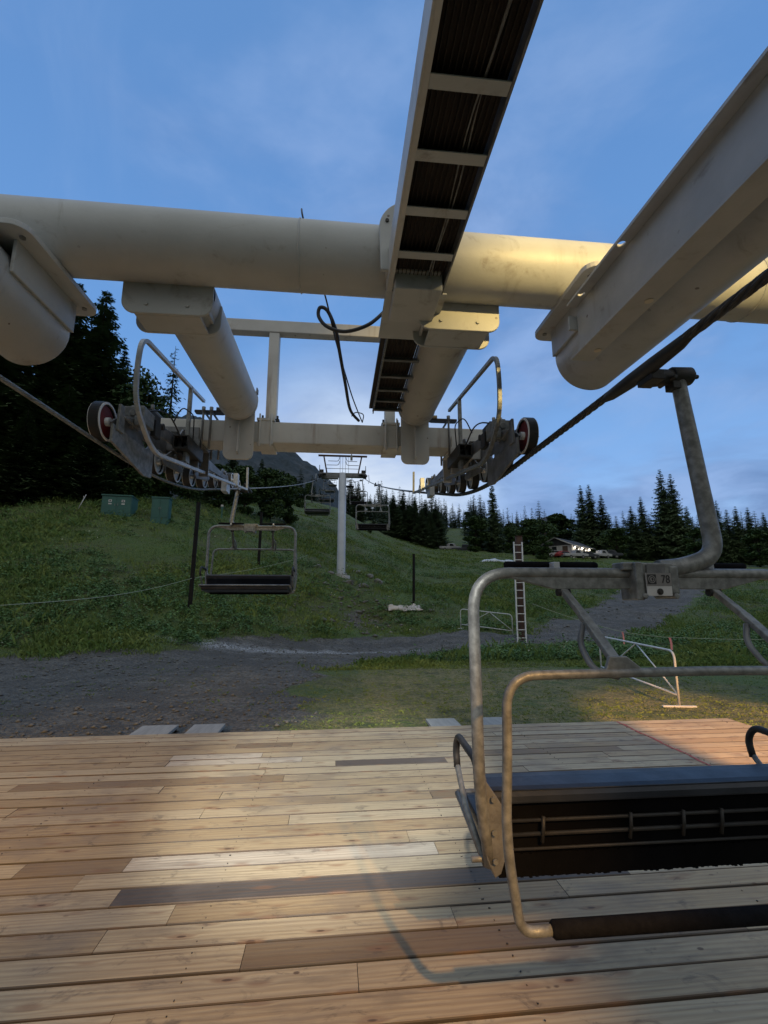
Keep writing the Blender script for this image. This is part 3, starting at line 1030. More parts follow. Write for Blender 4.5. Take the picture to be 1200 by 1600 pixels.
def build_frame():
    root = empty('terminal_frame', (XC, 5.12, 3.3))
    tag(root, 'off-white steel frame of thick tubes spanning overhead and carrying a box beam', 'steel frame')

    def part(mb, name, m, par=root, bevel=0.0, label=None):
        o = mb.build(name, m, par, bevel)
        o.matrix_parent_inverse = Matrix.Translation(-V(root.location)) if par is root else Matrix.Identity(4)
        if label:
            o['label'] = label
        return o
    b = MB()
    pts = [(-7 + i * .5, PY + .004 * (i * .5), PZ) for i in range(29)]
    pts = [(x, PY + .003 * x, PZ - .004 * x) for x in np.linspace(-7, 7.5, 30)]
    b.tube(pts, PR, 48)
    pipe = part(b, 'cross_pipe', M['cream'])
    for xs in (-3.3, -.28, 2.9):
        b = MB()
        b.tube([(xs + .0015 * math.sin(a * .9), PY + .003 * xs + (PR + .001) * math.cos(R(a)), PZ - .004 * xs + (PR + .001) * math.sin(R(a))) for a in range(0, 360, 8)], .0055, 6, closed=True)
        part(b, 'weld_seam', M['cream'], pipe)
    # pressed round joint plate on the pipe beside the catwalk
    for x in (.47,):
        b = MB()
        out = [(.2 * math.cos(R(a)), .2 * math.sin(R(a))) for a in range(0, 181, 8)] + [(-.19, -.30), (.19, -.30)]
        b.prism(out, (x - .05, PY - PR - .018, PZ + .055), (1, 0, 0), (0, 0, 1), .03)
        b.box((x - .05, PY - PR + .03, PZ - .08), (.30, .10, .30))
        b.box((x, PY - .05, PZ - .1), (.3, .36, .5))
        part(b, 'joint_plate', M['cream'], pipe, .008)
        b = MB()
        b.cyl((x - .2, PY - PR - .042, PZ + .10), (x - .2, PY - PR - .03, PZ + .10), .012, 10)
        part(b, 'bolt', M['black_steel'], pipe)
    # struts running forward from the pipe to the box beam
    for x in (-1.07, .82):
        sx = -.075 if x < 0 else -.01
        b = MB()
        b.tube([(x, PY + .20, 3.75), (x, 4.0, 3.752), (x, 4.80, 3.755)], .2, 40, caps=False)
        # rounded lower end of the strut
        b.tube([(x, 4.80, 3.755), (x, 4.87, 3.75), (x, 4.92, 3.74), (x, 4.94, 3.73)], [.2, .19, .155, .05], 40)
        st = part(b, 'strut_tube', M['cream'] if x < 0 else M['rusty'])
        b = MB()
        b.tube([(x + .2 * math.cos(R(a)), 4.79, 3.755 + .2 * math.sin(R(a))) for a in range(0, 360, 10)], .007, 6, closed=True)
        part(b, 'weld_seam', M['cream'], st)
        b = MB()
        b.prism(rrect(.31, .62, .07, 5, (1, 1, 0, 0)), (x, 4.925, 3.46), (1, 0, 0), (0, 0, 1), .03)
        part(b, 'end_plate', M['beam'], st, .004)
        b = MB()
        b.prism([(0, 0), (.06, .02), (.03, .40), (0, .42)], (x, 4.912, 3.2), (0, -1, 0), (0, 0, 1), .016)
        part(b, 'rib', M['beam'], st)
        # saddle hugging the pipe
        b = MB()
        n = 14
        out = rrect(.58, .23, .085, 6, (1, 1, 0, 0))
        b.prism(out, (x + sx, PY + .11, 3.65), (1, 0, 0), (0, .0, 1), .022)
        b.prism(out, (x + sx, PY + .34, 3.65), (1, 0, 0), (0, .0, 1), .022)
        b.box((x + sx, PY + .225, 3.546), (.42, .206, .02))
        b.box((x + sx - .235, PY + .225, 3.69), (.02, .206, .16))
        b.box((x + sx + .235, PY + .225, 3.69), (.02, .206, .16))
        part(b, 'saddle', M['cream'], st, .006)
        for s in (-.13, .13):
            b = MB()
            b.cyl((x + sx + s, PY + .088, 3.60), (x + sx + s, PY + .10, 3.60), .013, 6)
            part(b, 'bolt', M['cream'], st)
    # long tubes running back towards the lift building, hung below the pipe
    for x in (-2.08, 1.833):
        b = MB()
        zc, r = 1.7 + 1.772, .243
        b.tube([(x, 3.15, zc), (x, 3.13, zc), (x, 1.0, zc), (x, -4.5, zc)], [r - .012, r, r, r], 56)
        tb = part(b, 'long_tube', M['grey_paint'] if x > 0 else M['cream'])
        b = MB()
        # skirt plates of the saddle, flange with round corners
        for s in (-1, 1):
            b.box((x + s * (r + .008), 2.83, zc + .115), (.02, .62, .2))
        b.box((x, 3.135, zc + .13), (2 * r + .03, .02, .2))
        b.prism(rrect(2 * r + .24, .86, .09, 6), (x, 2.83, zc + .232), (1, 0, 0), (0, 1, 0), .035)
        sd = part(b, 'saddle', M['grey_paint'] if x > 0 else M['cream'], tb, .004)
        b = MB()
        for s in (-1, 1):
            b.prism([(0, 0), (.34, 0), (.28, .30), (.05, .36)], (x + s * .22, PY - .17, zc + .25), (0, 1, 0), (0, 0, 1), .022)
        b.box((x, PY - .17, zc + .36), (.425, .02, .24))
        part(b, 'gusset', M['cream'], tb, .003)
        for yy in (2.50, 3.16):
            for s in (-1, 1):
                b = MB()
                b.cyl((x + s * .3, yy, zc + .205), (x + s * .3, yy, zc + .262), .017, 6)
                part(b, 'bolt', M['galv'], tb)
    # box beam across the lift
    b = MB()
    x0, x1 = -2.0, 1.67
    b.box(((x0 + x1) / 2, 5.12, 3.475), (x1 - x0, .33, .24))
    bm = part(b, 'box_beam', M['beam'], root, .012)
    for x in (-.80, .56):
        b = MB()
        b.box((x, 4.945, 3.475), (.15, .016, .30))
        b.box((x, 5.12, 3.343), (.17, .38, .022))
        b.box((x, 5.12, 3.612), (.19, .38, .030))
        for s in (-.06, .06):
            b.cyl((x + s, 4.925, 3.30), (x + s, 4.925, 3.67), .009, 8)
        part(b, 'clamp', M['beam'], bm, .003)
    # lifting gantry standing on the beam
    b = MB()
    b.box((-.12, 5.12, 4.79), (2.46, .13, .145))
    part(b, 'gantry_bar', M['beam'], root, .008)
    for x in (-.77, .56):
        b = MB()
        b.box((x, 5.12, 4.17), (.115, .115, 1.085))
        ps = part(b, 'gantry_post', M['beam'], root, .006)
        b = MB()
        b.box((x, 5.12, 3.64), (.2, .2, .024))
        b.cyl((x - .08, 5.03, 3.645), (x - .08, 5.03, 3.69), .012, 6)
        b.cyl((x + .08, 5.03, 3.645), (x + .08, 5.03, 3.69), .012, 6)
        part(b, 'foot_plate', M['black_steel'], ps)
    # little nameplate on the left strut
    b = MB()
    b.box((-.865, 4.72, 3.83), (.012, .07, .05))
    part(b, 'tag_plate', M['galv_dark'])


def build_ibeam():
    root = empty('steel_beam', (1.466, 1.0, 3.15))
    tag(root, 'grey bolted I-beam running beside the thick tube at upper right', 'steel beam')
    w, h1, h2, bb = 1.466, 3.15, 3.51, .068
    y0, y1 = -3.0, 2.56

    def part(mb, name, m, bevel=0):
        o = mb.build(name, m, root, bevel)
        o.matrix_parent_inverse = Matrix.Translation(-V(root.location))
        return o
    b = MB()
    b.box((w, (y0 + y1) / 2, (h1 + h2) / 2), (.012, y1 - y0, h2 - h1 - .02))
    part(b, 'web', M['grey_paint'])
    for z, nm in ((h1, 'flange'), (h2, 'flange')):
        b = MB()
        b.box((w, (y0 + y1) / 2, z), (2 * bb, y1 - y0, .016))
        fl = part(b, nm, M['grey_paint'])
        if z == h2:                                  # open bolt holes through the top flange
            for yy in (2.43, 2.02):
                c = MB()
                c.cyl((w - .040, yy, h2 - .05), (w - .040, yy, h2 + .05), .021, 28)
                co = c.build('cutter', M['grey_paint'])
                bo = fl.modifiers.new('hole', 'BOOLEAN')
                bo.object = co
                bo.operation = 'DIFFERENCE'
                bo.solver = 'EXACT'
                me = bpy.data.meshes.new_from_object(fl.evaluated_get(bpy.context.evaluated_depsgraph_get()))
                fl.modifiers.clear()
                fl.data = me
                bpy.data.objects.remove(co)
    wm = mat('pale_hole_disc', (.62, .55, .43), (.5, .44, .36), 8, .5)  # pale paint imitates lit steel seen through holes in the lower flange
    for xx, yy, zz, rr in ((w + .03, 2.43, h1, .02), (w + .03, 1.96, h1, .02)):
        b = MB()
        b.cyl((xx, yy, zz - .012), (xx, yy, zz - .0086), rr, 20)
        part(b, 'bolt', wm)  # no real bolt: a disc coloured like a lit open hole
    b = MB()
    b.box((w, 2.575, 3.40), (.11, .02, .09))
    part(b, 'end_bracket', M['cream'])


def build_walkway():
    root = empty('catwalk', (.48, 1.5, 3.65))
    tag(root, 'overhead catwalk seen from below with dark grating and pale cross bars', 'catwalk')

    def part(mb, name, m, bevel=0, par=None):
        o = mb.build(name, m, root, bevel)
        o.matrix_parent_inverse = Matrix.Translation(-V(root.location))
        return o
    z = 3.65
    xl, xr = .285, .64
    b = MB()
    b.box(((xl + xr) / 2, .62, z + .075), (xr - xl - .02, 4.2, .03))
    for k in range(13):                                  # grating bearers
        b.box((xl + .03 + k * .0245, .62, z + .05), (.004, 4.2, .024))
    part(b, 'grating', M['grate'])
    b = MB()
    b.box(((xl + .50) / 2 + .06, 4.02, z + .075), (.30, 1.5, .03))
    for k in range(10):
        b.box((.385 + k * .028, 4.02, z + .05), (.004, 1.5, .024))
    part(b, 'grating', M['grate'])
    for x in (xl, xr):
        b = MB()
        b.box((x, .6, z + .10), (.012, 4.26, .2))
        if x == xl:
            b.box((x + .018, .6, z + .004), (.024, 4.26, .008))
        part(b, 'side_rail', M['beam'] if x == xl else M['galv_dark'], .002)
    for x in (.345, .70):
        b = MB()
        b.box((x, 4.02, z + .06), (.010, 1.5, .12))
        for k in range(48):                              # bolt heads along the rail
            b.box((x - .008, 3.3 + k * .03, z + .012), (.008, .014, .016))
        part(b, 'side_rail', M['galv'], .001)
    ys = [.235, .54, .85, 1.15, 1.46, 1.768, 2.077, 2.39, 2.665]
    for y in ys:
        b = MB()
        b.box(((xl + xr) / 2, y, z + .006), (xr - xl - .016, .055, .006))
        b.box(((xl + xr) / 2, y + .026, z + .031), (xr - xl - .016, .006, .044))
        part(b, 'cross_bar', M['cream'])
    for y in (3.62, 3.92, 4.2, 4.45, 4.68):
        b = MB()
        b.box((.522, y, z + .006), (.34, .035, .006))
        b.box((.522, y + .018, z + .026), (.34, .006, .04))
        part(b, 'cross_bar', M['galv_dark'])
    b = MB()
    b.box((.475, 3.0, z + .006), (.40, .56, .012))
    part(b, 'cover_plate', M['cream'], .002)
    for x, y in ((.36, 2.86), (.36, 3.02), (.58, 2.88), (.585, 3.04)):
        b = MB()
        b.cyl((x, y, z - .006), (x, y, z), .009, 8)
        part(b, 'bolt', M['black_steel'])
    # loose wires slung along the grating
    for x, ph in ((.53, 0), (.545, 1.2)):
        b = MB()
        b.tube([(x + .008 * math.sin(k * .8 + ph), .0 + k * .12, z + .03 + .012 * math.sin(k * .5 + ph)) for k in range(23)], .004, 6)
        part(b, 'wire', M['galv'])


build_frame()
build_ibeam()
build_walkway()


# ------------------------------------------------------------------ haul ropes
def rope_z(y):
    """height of the haul rope: level in the terminal, bent up by the hold-down sheaves, then climbing to the tower"""
    if y < 3.8:
        return 2.8
    if y < 6.0:
        t = y - 3.8
        return 2.8 + .24 * t * t / (2 * 2.2)
    if y < 8.0:
        return 2.8 + .24 * 1.1 + .24 * (y - 6.0)
    z8 = 2.8 + .24 * 1.1 + .48
    zt = 10.25
    if y < 33:
        t = (y - 8) / 25
        return z8 + (zt - z8) * t - 1.1 * t * (1 - t) * .6
    return zt + .275 * (y - 33) - .9 * (1 - abs(((y - 33) % 46) / 23 - 1)) * 1.0


def rope_x(side, y):
    x0 = XL if side < 0 else XR
    # ropes run on parallel to the tower sheaves
    xt = 0.22 + side * 1.585
    t = min(max((y - 3.4) / 29.6, 0), 1)
    return x0 + (xt - x0) * t


def build_ropes():
    for side, lab in ((-1, 'thin steel haul rope on the left running over the left sheave train up the hill'),
                      (1, 'thick black twisted haul rope on the right crossing above the numbered chair')):
        b = MB()
        rad = .0215 if side > 0 else .013
        # six twisted strands where it is seen close
        for s in range(6):
            pts = []
            y = -3.0
            while y < 8.0:
                ph = 2 * math.pi * (y / .42 + s / 6)
                pts.append((rope_x(side, y) + math.cos(ph) * rad * .62, y, rope_z(y) + math.sin(ph) * rad * .62))
                y += .030
            b.tube(pts, rad * .46, 6, caps=True)
        ys = list(np.arange(8.0, 33, 1.0)) + list(np.arange(33, 150, 2.0))
        b.tube([(rope_x(side, y), y, rope_z(y)) for y in ys], rad, 8)
        o = b.build('haul_rope', M['rope'] if side > 0 else M['galv'])
        tag(o, lab, 'wire rope')


build_ropes()


# ------------------------------------------------------------------ sheave trains
def pxX(px, py, X):
    """point on the vertical plane x = X seen in that direction from the viewpoint (used once to read sizes off the photo)"""
    f = 740.0
    fw = V((math.sin(YAW) * math.cos(PITCH), math.cos(YAW) * math.cos(PITCH), math.sin(PITCH)))
    rt = V((math.cos(YAW), -math.sin(YAW), 0))
    d = fw * f + rt * (px - 600) + rt.cross(fw) * (800 - py)
    return V((0, 0, 1.7)) + d * (X / d.x)


def sheave(b_t, b_r, b_d, c, r, w=.075):
    x, y, z = c
    b_t.ring((x, y, z), (1, 0, 0), r, r * .80, w, 40)              # rubber tyre
    b_t.ring((x, y, z), (1, 0, 0), r * .9, r * .7, w * .5, 40)
    for s in (-1, 1):
        b_r.ring((x + s * w * .52, y, z), (1, 0, 0), r * .97, r * .86, .010, 40)   # steel side rims
    b_d.cyl((x - w * .35, y, z), (x + w * .35, y, z), r * .79, 32)                  # disc
    b_r.cyl((x - w * .8, y, z), (x + w * .8, y, z), r * .22, 16)


def build_sheaves(side, lab):
    X = XL if side < 0 else XR
    inn = -side                                # towards the lift centre
    root = empty('sheave_train', (X, 5.1, 3.1))
    tag(root, lab, 'sheave train', 'sheave trains under the box beam')

    def part(mb, name, m, bevel=0, par=None):
        o = mb.build(name, m, par or root, bevel)
        if par is None:
            o.matrix_parent_inverse = Matrix.Translation(-V(root.location))
        return o
    # first, larger wheel with a red disc, then the smaller ones
    wheels = [(3.43, .145, 'red')] + [(3.93 + .5 * k, .118, 'galv_light') for k in range(8)]
    for y, r, dm in wheels:
        c = (X, y, rope_z(y) + .02 + r)
        bt, br, bd = MB(), MB(), MB()
        sheave(bt, br, bd, c, r, .066 if dm == 'red' else .07)
        w = part(bt, 'wheel', M['rubber'])
        if dm == 'red':
            w['label'] = 'large front wheel with a red disc'
        part(br, 'rim', M['alu'] if dm == 'red' else M['galv_light'], 0, w)
        part(bd, 'disc', M[dm], 0, w)
    # rocker arms (pairs of wheels) on both faces
    for a, c in ((0, 1), (2, 3), (4, 5), (6, 7)):
        ya, yc = wheels[a][0], wheels[c][0]
        za, zc = rope_z(ya) + .15, rope_z(yc) + .15
        b = MB()
        for s in (-1, 1):
            xx = X + s * .075
            b.prism([(ya, za - .035), (yc, zc - .035), (yc + .05, zc), (yc, zc + .04), ((ya + yc) / 2 + .07, (za + zc) / 2 + .13), ((ya + yc) / 2 - .07, (za + zc) / 2 + .13), (ya, za + .04), (ya - .05, za)],
                    (xx, 0, 0), (0, 1, 0), (0, 0, 1), .014)
        b.cyl((X - .11, (ya + yc) / 2, (za + zc) / 2 + .09), (X + .11, (ya + yc) / 2, (za + zc) / 2 + .09), .028, 14)
        part(b, 'rocker_arm', M['galv_dark'], .002)
    # main equaliser beam
    b = MB()
    for s in (-1, 1):
        xx = X + s * .10
        b.prism([(3.72, 3.10), (5.1, 3.20), (6.6, 3.36), (6.62, 3.42), (5.4, 3.38), (4.9, 3.33), (3.74, 3.17)], (xx, 0, 0), (0, 1, 0), (0, 0, 1), .018)
        b.prism([(4.55, 3.20), (5.65, 3.30), (5.55, 3.42), (5.15, 3.50), (4.75, 3.40)], (xx + s * .02, 0, 0), (0, 1, 0), (0, 0, 1), .018)
    part(b, 'equaliser_beam', M['galv_dark'], .003)
    # bracket and U bolts hanging it from the box beam
    b = MB()
    for yy in (4.93, 5.31):
        b.box((X, yy, 3.36), (.46, .02, .26))
        b.box((X + inn * .20, yy - .02, 3.2), (.1, .03, .3))
    b.box((X, 5.12, 3.326), (.5, .4, .022))
    part(b, 'bracket', M['beam'] if side > 0 else M['galv_dark'], .003)
    for s in (-.26, .26, .34):
        b = MB()
        b.tube(rounded([(X + s, 4.92, 3.26), (X + s, 4.92, 3.68), (X + s, 5.32, 3.68), (X + s, 5.32, 3.26)], .03), .012, 8)
        b.cyl((X + s, 4.92, 3.66), (X + s, 4.92, 3.72), .02, 6)
        part(b, 'clamp_bolt', M['galv_dark'])
    b = MB()
    b.prism(rrect(.30, .10, .02), (X + inn * .30, 5.0, 3.69), (1, 0, 0), (0, 1, 0), .02)
    b.box((X + inn * .42, 5.0, 3.71), (.08, .1, .05))
    part(b, 'clamp_plate', M['black_steel'], .003)
    # open square channel end and gear box near the front
    b = MB()
    for dx, dz, sx, sz in ((0, .06, .14, .014), (0, -.06, .14, .014), (.065, 0, .014, .12), (-.065, 0, .014, .12)):
        b.box((X + inn * .2 + dx, 4.72, 3.18 + dz), (sx, .5, sz))
    part(b, 'channel', M['black_steel'], .002)
    b = MB()
    b.box((X + inn * .10, 3.78, 3.13), (.16, .2, .13))
    b.box((X + inn * .10, 3.80, 3.21), (.10, .14, .03))
    b.cyl((X + inn * .10, 3.66, 3.14), (X + inn * .10, 3.7, 3.14), .03, 14)
    b.box((X + inn * .17, 3.64, 3.05), (.06, .08, .08))
    part(b, 'switch_box', M['galv'], .006)
    # keeper plates below the leading wheels
    b = MB()
    b.prism([(3.36, 2.80), (3.36, 2.93), (3.95, 2.93), (4.02, 2.98), (4.10, 2.98), (4.10, 2.72), (3.95, 2.70)], (X + inn * .10, 0, 0), (0, 1, 0), (0, 0, 1), .02)
    b.prism([(3.40, 2.90), (3.50, 2.90), (3.47, 3.10), (3.41, 3.10)], (X + inn * .115, 0, 0), (0, 1, 0), (0, 0, 1), .02)
    b.prism([(3.44, 3.02), (3.5, 3.04), (3.75, 3.1), (3.75, 3.02)], (X + inn * .12, 0, 0), (0, 1, 0), (0, 0, 1), .02)
    part(b, 'keeper_plate', M['galv'] if side < 0 else M['galv_dark'], .003)
    for yy in (4.1, 4.75, 5.3):
        b = MB()
        b.box((X + inn * .06, yy, 3.27 + (yy - 4.1) * .05), (.09, .22, .07))
        b.cyl((X + inn * .16, yy + .05, 3.2 + (yy - 4.1) * .05), (X + inn * .05, yy + .05, 3.2 + (yy - 4.1) * .05), .03, 12)
        b.box((X + inn * .17, yy - .15, 3.1 + (yy - 4.1) * .09), (.04, .12, .14))
        part(b, 'bearing_block', M['black_steel'], .004)
    # walk guard rail: flat bar loop beside the wheels
    gx = X + inn * .21
    P = lambda y, z: (gx, y, z)
    rail = rounded([P(7.68, 3.83), P(7.72, 3.47), P(3.86, 2.88), P(3.42, 3.10), P(3.40, 3.60), P(3.68, 3.66), P(5.10, 3.85)], .28, 8)
    rail = rounded([P(7.68, 3.83), P(7.72, 3.47)], .1) + rounded([P(7.72, 3.47), P(3.80, 2.86), P(3.43, 3.12), P(3.40, 3.40), P(3.44, 3.66), P(5.08, 3.85)], .22, 10)[1:]
    b = MB()
    for p, q in zip(rail[:-1], rail[1:]):
        if (V(p) - V(q)).length > 1e-4:
            b.tube([p, q], .021, 4, smooth=False)
    gr = part(b, 'guard_rail', M['galv_light'] if side < 0 else M['galv'])
    b = MB()
    b.box((gx, 4.62, 3.44), (.035, .04, .74))
    b.box((gx + inn * .0, 4.64, 3.10), (.03, .12, .16))
    part(b, 'rail_post', M['galv'], .003)
    b = MB()
    b.cyl((gx, 4.63, 3.0), (gx, 4.63, 3.09), .014, 8)
    part(b, 'rail_pin', M['galv_light'])
    b = MB()
    b.cyl((gx, 6.9, 3.32), (gx, 6.9, 3.52), .012, 8)
    b.box((gx, 6.9, 3.42), (.06, .10, .18))
    b.tube([(gx, 6.98, 3.40), (gx, 7.12, 3.46), (gx, 7.2, 3.40), (gx, 7.14, 3.33), (gx, 6.98, 3.34)], .008, 6)
    part(b, 'rail_fitting', M['galv_light'])
    b = MB()
    b.box((gx - inn * .05, 6.5, 3.22), (.07, .2, .16))
    part(b, 'rail_fitting', M['galv_light'])
    # control wires
    b = MB()
    b.tube(rounded([(X + inn * .1, 3.8, 3.2), (X + inn * .2, 4.1, 3.34), (X + inn * .22, 4.6, 3.14), (X + inn * .14, 5.0, 3.42)], .2), .007, 6)
    part(b, 'wire', M['cable'])
    b = MB()
    b.tube(rounded([(X + inn * .18, 4.3, 3.3), (X + inn * .28, 4.2, 3.42), (X + inn * .3, 4.5, 3.46), (X + inn * .18, 4.9, 3.33)], .1), .006, 6)
    part(b, 'wire', M['cable'])


build_sheaves(-1, 'sheave train on the left with a red-disc wheel leading, against dark trees')
build_sheaves(1, 'sheave train on the right, wheels pressing on the black rope against the sky')


def build_hose():
    b = MB()
    p = [(.37, 3.55, 4.08), (.22, 3.55, 3.93), (.03, 3.6, 3.885), (-.12, 3.62, 3.93), (-.195, 3.62, 4.02), (-.185, 3.6, 4.09), (-.12, 3.6, 4.06),
         (-.05, 3.68, 3.93), (-.02, 3.85, 3.85), (.04, 4.3, 3.76), (.10, 4.7, 3.66), (.20, 4.93, 3.63)]
    q = []
    for i in range(len(p) - 1):          # Catmull-Rom through the points
        a, c, d, e = V(p[max(i - 1, 0)]), V(p[i]), V(p[i + 1]), V(p[min(i + 2, len(p) - 1)])
        for k in range(8):
            t = k / 8
            q.append(.5 * ((2 * c) + (d - a) * t + (2 * a - 5 * c + 4 * d - e) * t * t + (3 * c - a - 3 * d + e) * t ** 3))
    q.append(V(p[-1]))
    b.tube(q, .0155, 10)
    o = b.build('hose', M['cable'])
    tag(o, 'thick black hose curling below the big pipe and down to the box beam', 'hose')
    b = MB()
    b.tube(rounded([(-.30, 2.95, 4.42), (-.29, 2.9, 4.33), (-.22, 3.06, 4.14), (-.13, 3.35, 4.02), (-.06, 3.8, 3.93), (.12, 4.6, 3.74), (.24, 4.95, 3.62)], .3), .0065, 6)
    b.tube(rounded([(.12, 4.88, 3.66), (.16, 4.9, 3.72), (.26, 4.93, 3.71), (.24, 4.95, 3.62)], .04), .006, 6)
    o = b.build('cable', M['cable'])
    tag(o, 'thin black wire hanging from the big pipe beside the hose', 'cable')


build_hose()

# ------------------------------------------------------------------ chairs


def text_mesh(name, s, size, mtl, parent, loc, depth=.001, shear=0.0, xs=1.0):
    cu = bpy.data.curves.new(name, 'FONT')
    cu.body = s
    cu.size = size
    cu.extrude = depth
    cu.align_x = 'CENTER'
    cu.align_y = 'CENTER'
    t = bpy.data.objects.new(name + '_src', cu)
    COL.objects.link(t)
    dg = bpy.context.evaluated_depsgraph_get()
    me = bpy.data.meshes.new_from_object(t.evaluated_get(dg))
    bpy.data.objects.remove(t)
    me.name = name
    me.materials.clear()
    me.materials.append(mtl)
    me.transform(Matrix.Diagonal((xs, 1, 1, 1)))
    o = bpy.data.objects.new(name, me)
    COL.objects.link(o)
    o.parent = parent
    o.location = loc
    o.rotation_euler = (math.pi / 2, 0, 0)
    return o


CX = -.12


def make_chair(numbered):
    """origin at the rope; the chair faces +y (away from the loading side)"""
    root = empty('chairlift_chair')
    hw = .76
    xl, xr = CX - hw, CX + hw
    # grip clamped on the rope
    b = MB()
    b.tube([(0, -.36, -.004), (0, -.26, -.008), (0, -.08, -.012), (0, .08, -.012), (0, .26, -.008), (0, .36, -.004)], [.012, .029, .036, .036, .029, .012], 14)
    b.tube([(.0, 0, -.03), (.06, 0, -.035), (.12, 0, -.03), (.20, 0, -.02)], [.038, .044, .04, .034], 16)
    b.cyl((.15, 0, -.022), (.25, 0, -.018), .045, 18)
    b.cyl((.245, 0, -.018), (.27, 0, -.018), .028, 6)
    b.cyl((.27, 0, -.018), (.295, 0, -.018), .011, 8)
    b.box((.16, 0, -.075), (.05, .06, .04))
    b.box((.03, -.02, -.05), (.07, .11, .05))
    b.box((.09, .03, -.005), (.09, .05, .03))
    b.cyl((.05, -.07, -.045), (.05, .07, -.045), .014, 8)
    b.cyl((.13, -.06, -.05), (.13, .06, -.05), .011, 8)
    part_grip = b.build('grip', M['black_steel'], root, .004)
    # hanger arm
    b = MB()
    pts = rounded([(.185, 0, -.03), (.205, 0, -.25), (.245, 0, -.66), (.268, 0, -.90), (.10, 0, -.955), (-.02, 0, -.965)], .20, 12)
    b.tube(pts, [.033 + .008 * min(1, i / len(pts) * 1.3) for i in range(len(pts))], 18)
    b.build('hanger', M['galv'], root)
    # socket casting in the middle of the top bar
    b = MB()
    b.prism(rrect(.19, .14, .02), (CX + .045, -.0, -1.01), (1, 0, 0), (0, 0, 1), .11)
    b.box((CX - .035, -.004, -1.02), (.035, .125, .165))
    b.box((CX + .13, -.002, -1.015), (.04, .118, .12))
    b.box((CX - .06, 0, -.955), (.07, .09, .035))
    b.cyl((CX - .02, -.075, -1.085), (CX - .02, .07, -1.085), .013, 8)
    b.cyl((CX + .125, -.075, -1.085), (CX + .125, .07, -1.085), .013, 8)
    sock = b.build('socket', M['galv'], root, .006)
    b = MB()
    b.ring((CX + .045, -.058, -.975), (0, 1, 0), .001, .0005, .001, 4)
    b.box((CX + .045, -.058, -.975), (.085, .006, .05))
    b.build('cap_plate', M['galv_dark'], sock, .003)
    # outer frame
    b = MB()
    fr = rounded([(xl + .04, .02, -2.13), (xl, 0, -1.85), (xl, 0, -.985), (CX, 0, -.985), (xr, 0, -.985), (xr, 0, -1.85), (xr - .04, .02, -2.13)], .17, 12)
    b.tube(fr, .0245, 16)
    b.build('frame', M['galv'], root)
    # tapered webs under the top bar
    b = MB()
    for s in (-1, 1):
        x1, x2 = CX + s * .03, CX + s * .62
        poly = [(x1, -1.005), (x1, -1.052), (CX + s * .40, -1.055), (x2, -1.0)]
        if s > 0:
            poly = poly[::-1]
        b.prism(poly, (0, 0, 0), (1, 0, 0), (0, 0, 1), .03)
    b.build('top_web', M['galv'], root, .003)
    # foam sleeves lying along the top
    for s in (-1, 1):
        b = MB()
        b.tube([(CX + s * .15, .07, -.945), (CX + s * .16, .07, -.945), (CX + s * .58, .07, -.945), (CX + s * .59, .07, -.945)], [.011, .0165, .0165, .011], 12)
        sl = b.build('sleeve', M['foam'], root)
        b = MB()
        b.box((CX + s * .37, .05, -.952), (.03, .075, .035))
        b.build('tab', M['galv_light'], sl, .003)
    # side plates
    for s, x in ((-1, xl), (1, xr)):
        b = MB()
        d = -s
        b.prism([(x + d * .012, -1.70), (x + d * .03, -1.82), (x + d * .10, -1.92), (x + d * .11, -2.06), (x + d * .075, -2.15), (x + d * .05, -2.165), (x + d * .02, -2.1), (x, -1.8)][:: (1 if s < 0 else -1)],
                (0, .02, 0), (1, 0, 0), (0, 0, 1), .05)
        sp = b.build('side_plate', M['galv_dark'], root, .004)
        for bz in (-1.88, -2.0, -2.1):
            b = MB()
            b.cyl((x + d * .05, -.012, bz), (x + d * .05, -.022, bz), .011, 6)
            b.build('bolt', M['galv'], sp)
        # armrest loop with rubber cover and stay
        b = MB()
        b.tube(rounded([(x, .0, -1.80), (x, .05, -1.75), (x - .0, .33, -1.73), (x, .38, -1.80), (x, .36, -1.88)], .05, 6), .016, 12)
        ar = b.build('armrest', M['rubber'], root)
        b = MB()
        b.tube([(x, .36, -1.87), (x, .22, -2.0), (x + d * .02, .04, -2.12)], .013, 10)
        b.cyl((x - .03, .04, -2.115), (x + .05, .04, -2.115), .012, 8)
        b.build('stay', M['galv'], ar)
    # backrest: thick rounded cushion
    x0, x1 = CX - .71, CX + .71
    b = MB()
    prof = [(-.005, -1.905), (-.002, -1.878), (.012, -1.862), (.04, -1.853), (.12, -1.845), (.17, -1.848), (.19, -1.87), (.18, -1.92), (.11, -2.04), (.07, -2.05), (.045, -1.96), (.03, -1.91)]
    b.prism([(p[0], p[1]) for p in prof][::-1], ((x0 + x1) / 2, 0, 0), (0, 1, 0), (0, 0, 1), x1 - x0)
    bk = b.build('backrest', M['seat'], root, .006)
    b = MB()
    b.tube([(x0 + .01, .012, -1.8605), (x1 - .01, .012, -1.8605)], .0035, 6)
    b.build('piping', M['seat'], bk)
    b = MB()
    b.box(((x0 + x1) / 2, .035, -2.0), (x1 - x0 - .01, .016, .20))
    b.build('back_panel', M['seat_back'], root, .003)
    # slats behind the seat
    b = MB()
    for z, r in ((-1.972, .0075), (-2.022, .0085), (-2.075, .006)):
        b.tube([(x0, .012, z), (x1, .012, z)], r, 10)
    sl = b.build('back_rails', M['black_steel'], root)
    for k in (-.50, -.13, .10, .27, .52):
        b = MB()
        b.tube([(CX + k, .002, -1.955), (CX + k - .006, -.004, -2.0), (CX + k - .01, .004, -2.05)], .008, 6)
        b.build('tie', M['black_steel'], sl)
    # seat slab with galvanised front edge and bristly lower lip
    b = MB()
